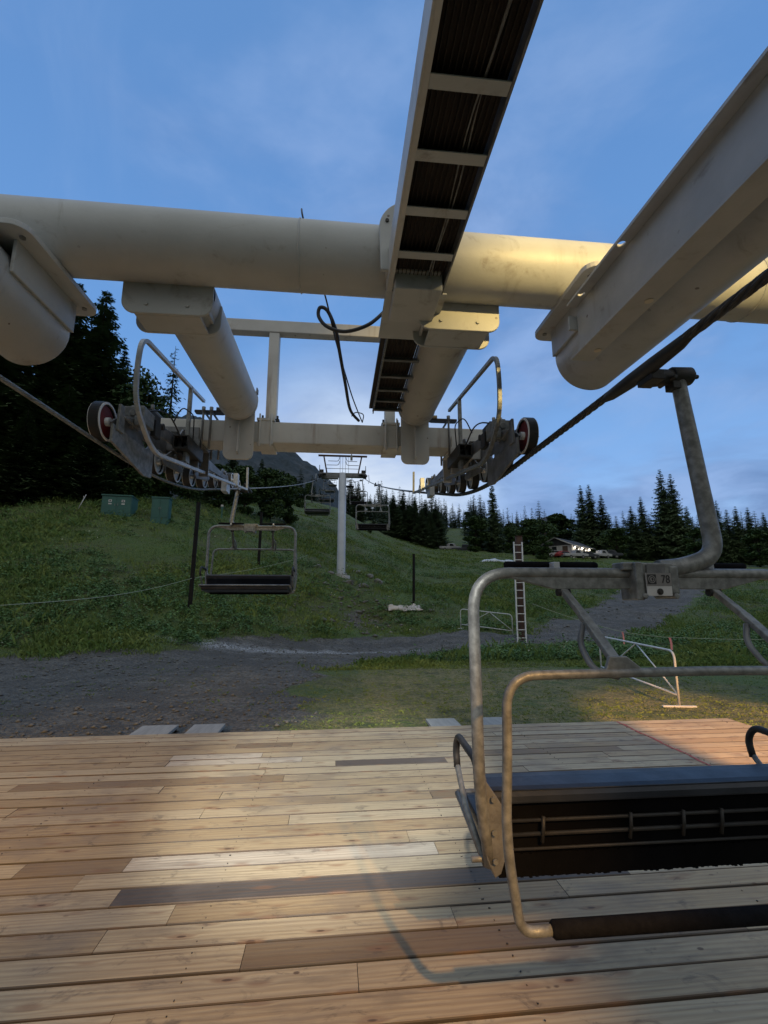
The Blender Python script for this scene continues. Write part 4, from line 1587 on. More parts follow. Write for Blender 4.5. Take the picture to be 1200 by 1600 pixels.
    prof = [(.03, -2.155), (.03, -2.09), (.10, -2.06), (.42, -2.025), (.47, -2.035), (.49, -2.07), (.485, -2.10), (.44, -2.12)]
    b.prism(prof[::-1], ((x0 + x1) / 2, 0, 0), (0, 1, 0), (0, 0, 1), x1 - x0 - .01)
    b.build('seat', M['seat'], root, .008)
    b = MB()
    b.tube([(x0 - .02, .492, -2.04), (x1 + .02, .492, -2.04)], .016, 10)
    b.tube([(x0 - .02, .05, -2.14), (x0 - .02, .492, -2.04)], .014, 8)
    b.tube([(x1 + .02, .05, -2.14), (x1 + .02, .492, -2.04)], .014, 8)
    b.build('seat_edge', M['galv_dark'], root)
    b = MB()
    n = 110
    rr = random.Random(3)
    for k in range(n):
        x = x0 + .03 + (x1 - x0 - .06) * k / n
        b.box((x, .032, -2.135 - rr.random() ** 4 * .006), (.012, .022, .085))
    b.build('lip', M['seat_back'], root)
    # restraint bar hanging behind, its arms, elbow pads and foot bar
    bar = MB()
    Yb = -.34
    path = rounded([(CX - .62, Yb + .02, -2.155), (xl + .03, Yb + .02, -2.16), (xl - .015, Yb, -1.88), (xl + .005, Yb, -1.60), (xl + .01, Yb, -1.362), (CX, Yb, -1.355),
                    (xr - .01, Yb, -1.362), (xr - .005, Yb, -1.60), (xr + .015, Yb, -1.88), (xr - .03, Yb + .02, -2.16), (CX + .62, Yb + .02, -2.155)], .13, 10)
    bar.tube(path, .0165, 14)
    bo = bar.build('restraint_bar', M['galv'], root)
    b = MB()
    b.tube([(CX - .63, Yb + .02, -2.155), (CX - .62, Yb + .02, -2.155), (CX + .62, Yb + .02, -2.155), (CX + .63, Yb + .02, -2.155)], [.018, .027, .027, .018], 14)
    b.build('foot_sleeve', M['foam'], bo)
    for s in (-1, 1):
        xa = CX + s * .355
        b = MB()
        b.cyl((xa - .028, 0, -1.068), (xa + .028, 0, -1.068), .017, 14)
        b.build('pivot', M['rubber'], bo)
        b = MB()
        b.tube(rounded([(xa, 0, -1.075), (xa + .005, -.12, -1.16), (xa + .03, Yb, -1.335)], .1), [.015] * 9, 10) if False else None
        b.beam((xa, .0, -1.06), (xa + .015, -.14, -1.17), .032, .026)
        b.beam((xa + .012, -.13, -1.16), (xa + .03, Yb + .01, -1.335), .040, .024)
        b.prism([(xa - .01, -1.30), (xa + .055, -1.30), (xa + .12, -1.352), (xa - .03, -1.352)], (0, Yb + .004, 0), (1, 0, 0), (0, 0, 1), .02)
        b.build('bar_arm', M['galv'], bo, .004)
        b = MB()
        b.tube(rounded([(xa - .005, -.16, -1.20), (xa - .035, -.18, -1.27), (xa - .03, -.26, -1.36), (xa + .02, Yb, -1.37)], .05), .012, 8)
        b.build('bar_spring', M['galv_dark'], bo)
    if numbered:
        b = MB()
        sx, sz = CX + .048, -1.035
        b.box((sx, -.0665, sz), (.115, .006, .098))
        sign = b.build('number_sign', M['plate'], root, .001)
        b = MB()
        b.box((sx, -.0702, sz + .021), (.1146, .0012, .0556))
        b.build('upper_panel', M['plate_grey'], sign)
        b = MB()
        ex, ez = sx - .0335, sz + .022
        b.prism(rrect(.040, .042, .003), (ex, -.0714, ez), (1, 0, 0), (0, 0, 1), .0012)
        b.build('emblem_ground', M['ink'], sign)
        b = MB()
        b.ring((ex, -.0724, ez), (0, 1, 0), .0165, .0135, .0012, 36)
        b.box((ex - .0035, -.0724, ez), (.0035, .0012, .018))
        b.ring((ex + .0005, -.0724, ez), (0, 1, 0), .0095, .0066, .0011, 24)
        b.build('emblem', M['plate_grey'], sign)
        text_mesh('numeral', '78', .050, M['ink'], sign, (sx + .030, -.0716, sz + .021), .0008, xs=.82)
        b = MB()
        b.cyl((sx, -.069, sz - .031), (sx, -.080, sz - .031), .0095, 6)
        b.cyl((sx, -.069, sz - .031), (sx, -.0735, sz - .031), .014, 12)
        b.build('bolt', M['black_steel'], sign)
        text_mesh('marking', 'JT', .026, M['galv_dark'], sock, (CX + .165, -.0175, -1.026), .0006, xs=.8)
    return root


main = make_chair(True)
main.location = (XR, 2.02, 2.8)
tag(main, 'galvanised chairlift chair with the number 78 sign hanging over the deck', 'chairlift chair', 'chairs on the lift')
proto = make_chair(False)
_all = list(bpy.data.objects)
places = [  # side, y, label
    (-1, 8.6, 'empty chair coming down on the left rope before the grassy bank'),
    (1, 21.5, 'chair riding away right of the lift tower pole, nearest of those behind it'),
    (-1, 28.5, 'chair left of the lift tower pole, nearest of those up the left rope'),
    (1, 40, 'smaller chair on the right rope just behind the larger one by the tower'),
    (-1, 47, 'small distant chair on the left rope half hidden by the tower pole'),
    (1, 58, 'tiny distant chair on the right rope, third behind the tower crossarm'),
    (-1, 66, 'tiny distant chair far up the left rope over the grass'),
    (1, 77, 'tiny chair on the right rope high up the hill, second farthest there'),
    (-1, 88, 'farthest tiny chair on the left rope near the skyline'),
    (1, 98, 'farthest tiny chair on the right rope near the skyline')]
for i, (sd, y, lab) in enumerate(places):
    o = proto if i == 0 else copy_tree(proto, None, _all)
    o.location = (rope_x(sd, y), y, rope_z(y))
    o.rotation_euler = (0, 0, math.pi if sd < 0 else 0)
    if i == 1:                                   # the copies were taken before the near left chair is trimmed
        pass
    tag(o, lab, 'chairlift chair', 'chairs on the lift')


# ------------------------------------------------------------------ lift tower
def build_tower(x, y, label, first=True):
    zb = tz(x, y)
    zt = rope_z(y)
    root = empty('lift_tower', (x, y, zb))
    tag(root, label, 'lift tower', 'towers of the chairlift')
    h = zt - zb

    def part(mb, name, m, bevel=0, par=None):
        return mb.build(name, m, par or root, bevel)
    b = MB()
    b.tube([(0, 0, -.6), (0, 0, .15), (0, 0, h + .35)], [.30, .295, .27], 28)
    part(b, 'pole', M['tower'])
    b = MB()
    b.tube([(0, 0, -.5), (0, 0, .03)], .62, 28)
    b.cyl((0, 0, .03), (0, 0, .09), .43, 24)
    for k in range(10):
        a = 2 * math.pi * k / 10
        b.cyl((.37 * math.cos(a), .37 * math.sin(a), .08), (.37 * math.cos(a), .37 * math.sin(a), .2), .03, 6)
    part(b, 'footing', mat('concrete', (.36, .36, .36), (.28, .28, .28), 3, .9, bump=.3), 0)
    b = MB()
    for k in range(int(h / .3)):
        b.tube([(.26, -.10, .6 + k * .3), (.40, -.10, .6 + k * .3), (.40, .10, .6 + k * .3), (.26, .10, .6 + k * .3)], .011, 5)
    part(b, 'rungs', M['galv'])
    b = MB()
    b.box((0, 0, h + .20), (3.3, .34, .30))
    b.box((-.9, -.01, h + .04), (1.2, .3, .26))
    part(b, 'crossarm', M['galv_dark'], .02)
    b = MB()
    for s in (-1, 1):
        b.beam((s * 1.12, 0, h + .35), (s * 1.36 if s > 0 else -1.36, 0, h + 1.62), .10, .10, (0, 1, 0))
    b.box((0, 0, h + 1.64), (3.5, .13, .12))
    part(b, 'lifting_frame', M['brown_post'], .01)
    b = MB()
    for zz, hw in ((h + .98, 1.05), (h + 1.28, .95)):
        for s in (-1, 1):
            b.tube(rounded([(s * .22, .1, zz + .3), (s * .30, .1, zz), (s * hw, .1, zz), (s * hw * 1.1, .1, zz)], .15), .022, 6)
    b.tube([(-1.15, .1, h + .72), (1.15, .1, h + .72)], .02, 6)
    for s in (-.18, 0, .2, .42):
        b.tube([(s, 0, h + .3), (s, 0, h + 1.62)], .012, 5)
    b.box((.62, -.1, h + 1.48), (.16, .16, .34))
    b.cyl((.62, -.1, h + 1.62), (.62, -.1, h + 1.85), .04, 8)
    part(b, 'rail', M['galv'])
    for s in (-1, 1):
        b = MB()
        bt, br, bd = MB(), MB(), MB()
        for k in range(6):
            yy = -1.25 + .5 * k
            bt.ring((s * 1.585, yy, .16 + yy * .27), (1, 0, 0), .17, .1, .09, 24)
            bd.cyl((s * 1.585 - .03, yy, .16 + yy * .27), (s * 1.585 + .03, yy, .16 + yy * .27), .1, 16)
            b.box((s * 1.585, yy, .16 + yy * .27), (.16, .06, .06))
        for e in (-.09, .09):
            b.beam((s * 1.585 + e, -1.4, .2 - .38), (s * 1.585 + e, 1.4, .2 + .38), .03, .14)
        b.box((s * 1.5, 0, .32), (.3, .3, .5))
        b.beam((s * 1.3, -1.3, h * 0 - .05), (s * 1.3, 1.3, .62), .3, .04)
        off = V((0, 0, h))
        for q in (b, bt, bd):
            q.v = [tuple(V(p) + off) for p in q.v]
        a = part(b, 'sheave_assembly', M['black_steel'])
        part(bt, 'wheels', M['rubber'], 0, a)
        part(bd, 'discs', M['galv'], 0, a)
        b = MB()
        b.tube(rounded([(s * 1.85, -.3, h + .2), (s * 1.9, -.3, h - .3), (s * 1.86, .2, h - .3)], .1), .02, 6)
        b.tube([(s * 1.62, -.5, h + .3), (s * 1.62, -.5, h + .78)], .03, 6)
        part(b, 'catcher', M['galv_light'])
    return root


build_tower(.22, 33, 'pale blue-grey tubular lift tower standing on the bank uphill')

# the hanger of the near left chair shows shorter: it hangs higher and slightly inboard
for ch in [c for c in bpy.data.objects if c.parent == proto]:
    if ch.name.startswith('hanger'):
        ch.scale = (1, 1, .70)
        ch.location = (0, 0, -.02)
    elif not ch.name.startswith('grip'):
        ch.location.z += .285

# ------------------------------------------------------------------ things on the slope


def ground_ray(px, py, y_from=6.0, y_to=260.0):
    """where the line of sight through a photo point meets the slope"""
    f = 740.0
    fw = V((math.sin(YAW) * math.cos(PITCH), math.cos(YAW) * math.cos(PITCH), math.sin(PITCH)))
    rt = V((math.cos(YAW), -math.sin(YAW), 0))
    d = fw * f + rt * (px - 600) + rt.cross(fw) * (800 - py)
    ys = np.geomspace(y_from, y_to, 900)
    t = ys / d.y
    X, Zr = d.x * t, 1.7 + d.z * t
    Zg = terrain(X, ys, False)
    hit = np.nonzero(Zr <= Zg)[0]
    i = hit[0] if len(hit) else len(ys) - 1
    return float(X[i]), float(ys[i])


def at_depth(px, py, y):
    f = 740.0
    fw = V((math.sin(YAW) * math.cos(PITCH), math.cos(YAW) * math.cos(PITCH), math.sin(PITCH)))
    rt = V((math.cos(YAW), -math.sin(YAW), 0))
    d = fw * f + rt * (px - 600) + rt.cross(fw) * (800 - py)
    return V((0, 0, 1.7)) + d * (y / d.y)


# dark steel posts
for px, pb, ptop, lab, m, r in ((297, 955, 785, 'tall black post at the foot of the left bank beside the chair', 'post', .085),
                                (404, 890, 800, 'black post seen behind the left chair on the bank', 'post', .085),
                                (647, 950, 866, 'short dark post right of the lift tower behind the pale sheet', 'post', .08),
                                (818, 1004, 838, 'thick rusty brown post with the ladder leaning on it', 'brown_post', .17)):
    x, y = ground_ray(px, pb)
    z0 = tz(x, y)
    top = at_depth(px, ptop, y).z
    b = MB()
    lean = .012 * (top - z0)
    b.tube([(0, 0, -.4), (-lean * .5, 0, 0), (lean * .5, 0, top - z0 - .02), (lean * .5, 0, top - z0)], [r * 1.02, r, r * .97, r * .9], 18)
    b.tube([(lean * .5, 0, top - z0), (lean * .5, 0, top - z0 + .015)], [r * 1.12, r * 1.12], 18)
    for k in range(3):
        zz = (top - z0) * (.3 + .2 * k)
        b.ring((0, 0, zz), (0, 0, 1), r * 1.1, r * .9, .05, 18)
    o = b.build('post', M[m])
    o.location = (x, y, z0)
    tag(o, lab, 'post', 'posts on the slope')

# ladder leaning on the brown post
px_, py_ = ground_ray(818, 1004)
lx, ly = at_depth(816, 1012, py_ - .62).x, py_ - .62
lz = tz(lx, ly)
top = at_depth(809, 847, ly + .35)
root = empty('ladder', (lx, ly, lz))
tag(root, 'pale aluminium ladder leaning against the rusty brown post', 'ladder')
foot, head = V((0, 0, 0)), V((top.x - lx, .35, top.z - lz))
for s in (-1, 1):
    b = MB()
    b.beam(foot + V((s * .19, 0, -.02)), head + V((s * .19, 0, 0)), .045, .075, (0, 1, 0))
    b.box(foot + V((s * .19, 0, .0)), (.05, .1, .05))
    b.build('side_rail', M['alu'], root, .003)
n = 13
for k in range(n):
    p = foot.lerp(head, (k + .6) / n)
    b = MB()
    b.cyl(p + V((-.18, 0, 0)), p + V((.18, 0, 0)), .018, 8)
    b.build('rung', M['alu'], root)


# tubular barriers
def barrier(name, p0, p1, hgt, lab, feet):
    """white tube gate from p0 (far end) to p1 (near end)"""
    c = V((p1[0], p1[1], tz(*p1)))
    root = empty(name, c)
    tag(root, lab, 'barrier', 'white tube barriers')
    e = V((p0[0], p0[1], tz(*p0))) - c
    a = V((0, 0, .12))
    dn = e.normalized()
    b = MB()
    b.tube(rounded([V((0, 0, .02)), V((0, 0, hgt)), e + V((0, 0, hgt)), e + V((0, 0, .02))], .18, 8), .021, 10)
    b.tube([V((0, 0, .22)), e + V((0, 0, .22))], .019, 8)
    b.build('frame', M['white_tube'], root)
    b = MB()
    m = e * .42
    b.tube([V((0, 0, .22)), m + V((0, 0, hgt))], .014, 8)
    b.tube([m + V((0, 0, hgt)), e * .9 + V((0, 0, .22))], .014, 8)
    b.build('brace', M['white_tube'], root)
    b = MB()
    nrm = V((-dn.y, dn.x, 0))
    for q in ((V((0, 0, 0)), e) if feet else (e,)):
        b.beam(q - nrm * .30 + V((0, 0, .02)), q + nrm * .30 + V((0, 0, .02)), .05, .03)
    b.build('foot', M['white_tube'], root, .004)


barrier('barrier', (6.9, 12.3), (6.28, 8.62), 1.0, 'white tube barrier standing on the lawn just beyond the deck corner behind the chair', True)
xb, yb = ground_ray(800, 998)
barrier('barrier', (xb - 2.1, yb + 1.2), (xb - .1, yb - .4), .95, 'white tube barrier by the foot of the ladder at the track edge', False)

# rope line with pink tapes
b = MB()
A = [V(p) for p in ((7.1, 17.0, 1.55), (9.0, 15.0, .72), (11.0, 14.6, .5), (16.5, 14.4, .46))]
seq = []
for p, q in zip(A[:-1], A[1:]):
    for k in range(10):
        seq.append(p.lerp(q, k / 10) - V((0, 0, .05 * math.sin(math.pi * k / 10))))
b.tube(seq + [A[-1]], .009, 6)
o = b.build('boundary_line', M['twine'])
tag(o, 'thin cord on the right carrying two pink tapes past the white barrier', 'cord')
for i, (px, py) in enumerate(((973, 995), (1048, 1002))):
    # hang the tape on the cord
    p = min(seq, key=lambda q: abs(q.x / q.y - at_depth(px, py, 14.0).x / 14.0))
    b = MB()
    w = .075 if i == 0 else .12
    pr = [(-.35 * w, 0), (.65 * w, .01), (1.0 * w, -.2), (.9 * w, -.40), (.1 * w, -.38), (.05 * w, -.15)]
    b.prism(pr, (0, 0, 0), (.9, .35, 0), (0, 0, 1), .004)
    o = b.build('tape_flag', M['pink'])
    o.location = p
    tag(o, ('narrow pink tape tied to the cord above the middle of the white barrier', 'wider pink tape tied to the cord above the right end of the white barrier')[i], 'tape', 'pink tapes on the cord')

b = MB()
p0 = at_depth(0, 946, 11.0)
xq, yq = ground_ray(297, 955)
p1 = V((xq, yq - .1, tz(xq, yq) + 1.33))
p2 = at_depth(480, 868, 30)
seq = []
for p, q, sg in ((p0, p1, .18), (p1, p2, .15)):
    for k in range(14):
        seq.append(p.lerp(q, k / 14) - V((0, 0, sg * math.sin(math.pi * k / 14))))
b.tube(seq + [p2], .009, 6)
o = b.build('boundary_line', M['twine'])
tag(o, 'thin pale cord on the left tied to the tall black post', 'cord')

# crumpled pale sheet on the grass
x, y = ground_ray(631, 956)
gx, gy = np.meshgrid(np.linspace(-.95, .95, 46), np.linspace(-.5, .5, 24))
edge = 1 - np.maximum(np.abs(gx) / .95, np.abs(gy) / .5) ** 6
hz = .12 + .30 * np.abs(fbm(gx * 2.3 + 4, gy * 2.3, 4)) * edge + .10 * np.exp(-((gx + .5) ** 2 + gy ** 2) * 5)
vx = gx + .22 * fbm(gx * 2 + 9, gy * 2)
vy = gy * (.7 + .25 * np.sin(gx * 2.2)) + .22 * fbm(gx * 2 + 33, gy * 2)
vz = terrain(x + vx, y + vy) - tz(x, y) + hz
idx = np.arange(gx.size).reshape(gx.shape)
me = raw_mesh('sheet', np.stack([vx, vy, vz], -1).reshape(-1, 3), np.stack([idx[:-1, :-1], idx[:-1, 1:], idx[1:, 1:], idx[1:, :-1]], -1).reshape(-1, 4))
me.materials.append(M['cloth'])
o = bpy.data.objects.new('sheet', me)
COL.objects.link(o)
o.location = (x, y, tz(x, y))
so = o.modifiers.new('thickness', 'SOLIDIFY')
so.thickness = .015
tag(o, 'crumpled pale pink sheet lying on the grass in front of the short dark post', 'sheet')


# boulders in the washed-out hollow
def boulder(x, y, s, lab):
    import bmesh
    bm = bmesh.new()
    bmesh.ops.create_icosphere(bm, subdivisions=3, radius=1)
    o1, o2 = rng.uniform(0, 50, 2)
    for v in bm.verts:
        n = v.co.normalized()
        k = 1 + .45 * float(vnoise(n.x * 1.4 + o1, n.y * 1.4 + n.z * 1.7 + o2)) + .2 * float(vnoise(n.x * 4 + o2, n.z * 4 + n.y * 3))
        v.co = V((n.x * k * s[0], n.y * k * s[1], n.z * k * s[2]))
    me = bpy.data.meshes.new('boulder')
    bm.to_mesh(me)
    bm.free()
    me.materials.append(M['rock'])
    o = bpy.data.objects.new('boulder', me)
    COL.objects.link(o)
    o.location = (x, y, tz(x, y) + s[2] * .25)
    o.rotation_euler = (0, 0, rng.uniform(0, 3))
    tag(o, lab, 'rock', 'rocks in the hollow')


for px, py, s, lab in ((578, 905, (.42, .3, .24), 'largest pale rock in the hollow right of the tower foot'),
                       (590, 915, (.35, .3, .26), 'dark rock in the hollow right below the largest pale one'),
                       (497, 889, (.30, .24, .2), 'grey rock on the bare patch left of the tower foot'),
                       (516, 900, (.26, .22, .15), 'small grey rock just left of the tower foot'),
                       (556, 893, (.4, .3, .2), 'grey rock just right of the tower foot in the hollow'),
                       (566, 918, (.45, .35, .2), 'flat wide grey rock lowest in the hollow'),
                       (545, 914, (.3, .3, .22), 'dark round rock directly below the tower foot'),
                       (508, 917, (.2, .2, .12), 'small flat rock below the tower foot on the left'),
                       (674, 962, (.2, .16, .12), 'small pale stone right of the crumpled sheet'),
                       (620, 968, (.18, .15, .1), 'small dark stone just below the crumpled sheet')):
    x, y = ground_ray(px, py)
    boulder(x, y, s, lab)


# green electrical cabinets
def cabinet(px0, px1, pyb, pyt, y, lab, signs):
    c = at_depth((px0 + px1) / 2, pyb, y)
    w = at_depth(px1, pyb, y).x - at_depth(px0, pyb, y).x
    h = at_depth(px0, pyt, y).z - c.z
    z = min(c.z, tz(c.x, y) + .1)
    h += c.z - z
    root = empty('electrical_cabinet', (c.x, y, z))
    root.rotation_euler = (0, 0, .12)
    tag(root, lab, 'electrical cabinet', 'green cabinets by the trees')
    b = MB()
    b.box((0, 0, h / 2 - .3), (w, w * .8, h + .5))
    b.build('body', M['green_box'], root, .01)
    b = MB()
    b.prism([(-w * .44, 0), (w * .44, 0), (w * .44, .05), (-w * .44, .09)], (0, 0, h - .05), (0, 1, 0), (0, 0, 1), w + .08)
    b.build('lid', M['green_box'], root, .008)
    for s in (-1, 1):
        b = MB()
        b.box((s * w * .245, -w * .4 - .008, h * .5), (w * .46, .02, h * .86))
        d = b.build('door', M['green_box'], root, .004)
        b = MB()
        b.box((s * w * .05, -w * .4 - .03, h * .5), (.03, .03, .14))
        b.build('handle', M['galv'], d)
        if signs:
            for zz in (.70, .54):
                b = MB()
                b.box((s * w * .22, -w * .4 - .02, h * zz), (w * .11, .006, h * (.12 if zz > .6 else .07)))
                b.build('notice', M['plate'], d)
            b = MB()
            b.box((s * w * .22, -w * .4 - .024, h * .70), (w * .05, .004, h * .06))
            b.build('notice_mark', M['ink'], d)


cabinet(164, 208, 806, 777, 33, 'wide green cabinet with pale notices on two doors, before the trees', True)
cabinet(238, 264, 812, 779, 33, 'narrow plain green cabinet right of the one with notices', False)

# little marker and leaning stick on the bank
x, y = ground_ray(346, 812)
b = MB()
b.box((0, 0, .4), (.10, .05, 1.0))
b.box((0, -.03, 1.0), (.22, .02, .30))
o = b.build('marker_post', M['green_box'])
o.location = (x, y, tz(x, y))
tag(o, 'small green marker post on the bank left of the tall chair hanger', 'marker')
b = MB()
b.box((x, y - .05, tz(x, y) + 1.12), (.2, .012, .16))
cap = b.build('cap', M['plate'])
cap.parent = o
cap.matrix_parent_inverse = Matrix.Translation(-V(o.location))
x, y = ground_ray(120, 797)
b = MB()
b.tube([(0, 0, -.2), (.42, .1, 1.0)], [.035, .02], 8)
b.tube([(.3, .07, .68), (.30, .02, .9)], [.02, .01], 6)
o = b.build('stick', M['plate'])
o.location = (x, y, tz(x, y))
tag(o, 'pale stick leaning out of the grass left of the green cabinets', 'stick')


# ------------------------------------------------------------------ buildings and vehicles on the flat to the right
def house():
    y = 96.0
    c = at_depth(869, 852, y)
    zb = tz(c.x, y)
    k = y / 752.0                       # metres per photo pixel there
    root = empty('lodge', (c.x, y, zb))
    root.rotation_euler = (0, 0, R(-50))
    tag(root, 'long low lodge with a dark gable roof and lit wall lamps, by the right-hand trees', 'building')
    W_, D_, H_ = 3.3, 10.0, 2.2
    b = MB()
    b.box((0, D_ / 2, H_ / 2 - 1), (W_ * 2, D_, H_ + 2))
    b.build('wall', M['siding'], root)
    b = MB()
    b.prism([(-W_, 0), (W_, 0), (0, 1.55)], (0, -.02, H_), (1, 0, 0), (0, 0, 1), .1)
    b.build('gable', M['roof'], root)
    b = MB()
    for s in (-1, 1):
        b.beam((s * (W_ + .7) / 2, -.7, H_ + .71), (s * (W_ + .7) / 2, D_ + .7, H_ + .71), (W_ + .7) * 1.104, .2, (s * .47, 0, 1))
    b.build('roof', M['roof'], root, .03)
    b = MB()
    b.beam((0, -.74, H_ + 1.68), (W_ + .7, -.74, H_ - .19), .08, .2)
    b.beam((0, -.74, H_ + 1.68), (-W_ - .7, -.74, H_ - .19), .08, .2)
    b.beam((W_ + .74, -.7, H_ - .2), (W_ + .74, D_ + .7, H_ - .2), .08, .18)
    b.build('fascia', M['siding'], root)
    for x in (-2.2, -.4):
        b = MB()
        b.box((x, -.06, 1.5), (1.2, .08, 1.2))
        w = b.build('window', M['siding'], root)
        b = MB()
        b.box((x, -.11, 1.5), (1.0, .04, 1.0))
        b.build('pane', M['glass'], w)
    b = MB()
    b.box((1.9, -.06, 1.0), (1.1, .08, 2.0))
    b.build('door', M['brown_wall'], root)
    for yy in (.9, 4.6, 8.4):
        b = MB()
        b.box((W_ + .12, yy, 1.8), (.2, .3, .3))
        lp = b.build('wall_lamp', M['galv_dark'], root)
        b = MB()
        b.cyl((W_ + .26, yy, 1.86), (W_ + .26, yy, 1.6), .17, 14)
        b.build('bulb', M['lamp_on'], lp)
        d = bpy.data.lights.new('lodge_lamp', 'POINT')
        d.energy = 30
        d.color = (1, .88, .7)
        d.shadow_soft_size = .12
        q = bpy.data.objects.new('lodge_lamp', d)
        COL.objects.link(q)
        q.parent = lp
        q.location = (W_ + .55, yy, 1.6)
    b = MB()
    for yy in (2.7, 6.5):
        b.box((W_ + .04, yy, 1.25), (.08, 1.2, .9))
    b.build('side_window', M['glass'], root)


house()


def chalet():
    y = 152.0
    c = at_depth(872, 826, y)
    root = empty('chalet', (c.x, y, c.z))
    root.rotation_euler = (0, 0, R(20))
    tag(root, 'brown chalet with a steep roof half hidden among trees above the lodge', 'building')
    b = MB()
    b.box((0, 4, -1), (8, 8, 6))
    b.build('wall', M['brown_wall'], root)
    b = MB()
    b.prism([(-4, 0), (4, 0), (0, 2.4)], (0, 0.02, 2), (1, 0, 0), (0, 0, 1), .1)
    b.build('gable', M['brown_wall'], root)
    b = MB()
    for s in (-1, 1):
        b.beam((s * 2.3, -.8, 3.2), (s * 2.3, 8.8, 3.2), 5.4, .25, (s * .6, 0, 1))
    b.build('roof', M['roof'], root)
    b = MB()
    b.box((-1.5, -.05, 1.0), (1.3, .06, 1.3))
    b.box((1.5, -.05, 1.0), (1.3, .06, 1.3))
    b.build('window', M['glass'], root)


chalet()


def car(x, y, rz, paint, lab, truck=False, s=1.0):
    z = tz(x, y)
    root = empty('parked_truck' if truck else 'parked_car', (x, y, z))
    root.rotation_euler = (0, 0, rz)
    root.scale = (s, s, s)
    tag(root, lab, 'truck' if truck else 'car', 'vehicles on the flat by the lodge')
    b = MB()
    if truck:
        prof = [(-2.7, .45), (2.7, .45), (2.7, .95), (1.6, 1.08), (1.05, 1.75), (-.2, 1.78), (-.35, 1.05), (-2.7, 1.02)]
    else:
        prof = [(-2.2, .35), (2.2, .35), (2.25, .75), (1.3, .95), (.6, 1.45), (-1.1, 1.47), (-2.0, 1.0), (-2.25, .8)]
    b.prism(prof, (0, 0, .05), (1, 0, 0), (0, 0, 1), 1.75)
    b.build('body', paint, root, .07)
    b = MB()
    gp = [(.92, 1.1), (.62, 1.62), (-.1, 1.65), (-.2, 1.1)] if truck else [(.95, .97), (.5, 1.37), (-1.0, 1.39), (-1.6, 1.0)]
    b.prism(gp, (0, 0, .06), (1, 0, 0), (0, 0, 1), 1.77)
    b.build('window', M['glass'], root)
    for wx in (-1.4, 1.4):
        for wy in (-.8, .8):
            b = MB()
            b.cyl((wx, wy - .11, .36), (wx, wy + .11, .36), .36, 20)
            w = b.build('wheel', M['tyre'], root)
            b = MB()
            b.cyl((wx, wy - .115, .36), (wx, wy + .115, .36), .19, 14)
            b.build('rim', M['galv'], w)
    for wy in (-.6, .6):
        b = MB()
        b.box((2.22 if not truck else 2.7, wy, .78), (.06, .3, .14))
        b.build('headlight', M['plate'], root)


def ground_xy(px, y):
    return at_depth(px, 800, y).x, y


for px, y, rz, p, lab, tr in ((862, 92.5, .2, 'car_white', 'white car parked before the gable end of the lodge, leftmost there', False),
                              (876, 92, .35, 'car_red', 'red car parked before the gable end of the lodge', False),
                              (893, 91, .1, 'car_white', 'white pickup parked right of the red car by the lodge', True),
                              (912, 92, -.2, 'car_dark', 'dark car parked under the lodge wall lamps', False),
                              (932, 94, .3, 'car_white', 'pale pickup parked at the right end of the lodge', True),
                              (946, 95, -.4, 'car_dark', 'dark pickup rightmost of the vehicles by the lodge', True),
                              (700, 104, .15, 'car_white', 'white flatbed truck parked on the ridge left of the ladder', True),
                              (722, 103, -.3, 'car_dark', 'dark truck parked just right of the white flatbed on the ridge', True)):
    x, yy = ground_xy(px, y)
    car(x, yy, rz, M[p], lab, tr, .95)

# long wrapped bundle lying along the ridge
x0_, y0_ = ground_xy(745, 70)
x1_, _ = ground_xy(823, 70)
b = MB()
n = 60
zt_ = at_depth(780, 850, 70).z
vs, fs = [], []
for i in range(n):
    t = i / (n - 1)
    x = x0_ + (x1_ - x0_) * t
    hh = .42 * (1 - (2 * t - 1) ** 8) * (1 + .35 * float(vnoise(t * 14, 2.0)))
    for k in range(10):
        a = math.pi * k / 9
        vs.append((x, 70 - math.cos(a) * .6, tz(x, 70) + .02 + hh * math.sin(a) * (1 + .25 * float(vnoise(t * 30, k * .8))) + (.3 if False else 0)))
for i in range(n - 1):
    for k in range(9):
        fs.append((i * 10 + k, i * 10 + k + 1, (i + 1) * 10 + k + 1, (i + 1) * 10 + k))
b._add(vs, fs, True)
o = b.build('wrapped_bundle', mat('white_wrap', (.62, .66, .72), (.30, .36, .44), 1.6, .6, bump=.3))
tag(o, 'long white wrapped bundle lying on the ridge behind the ladder', 'bundle')


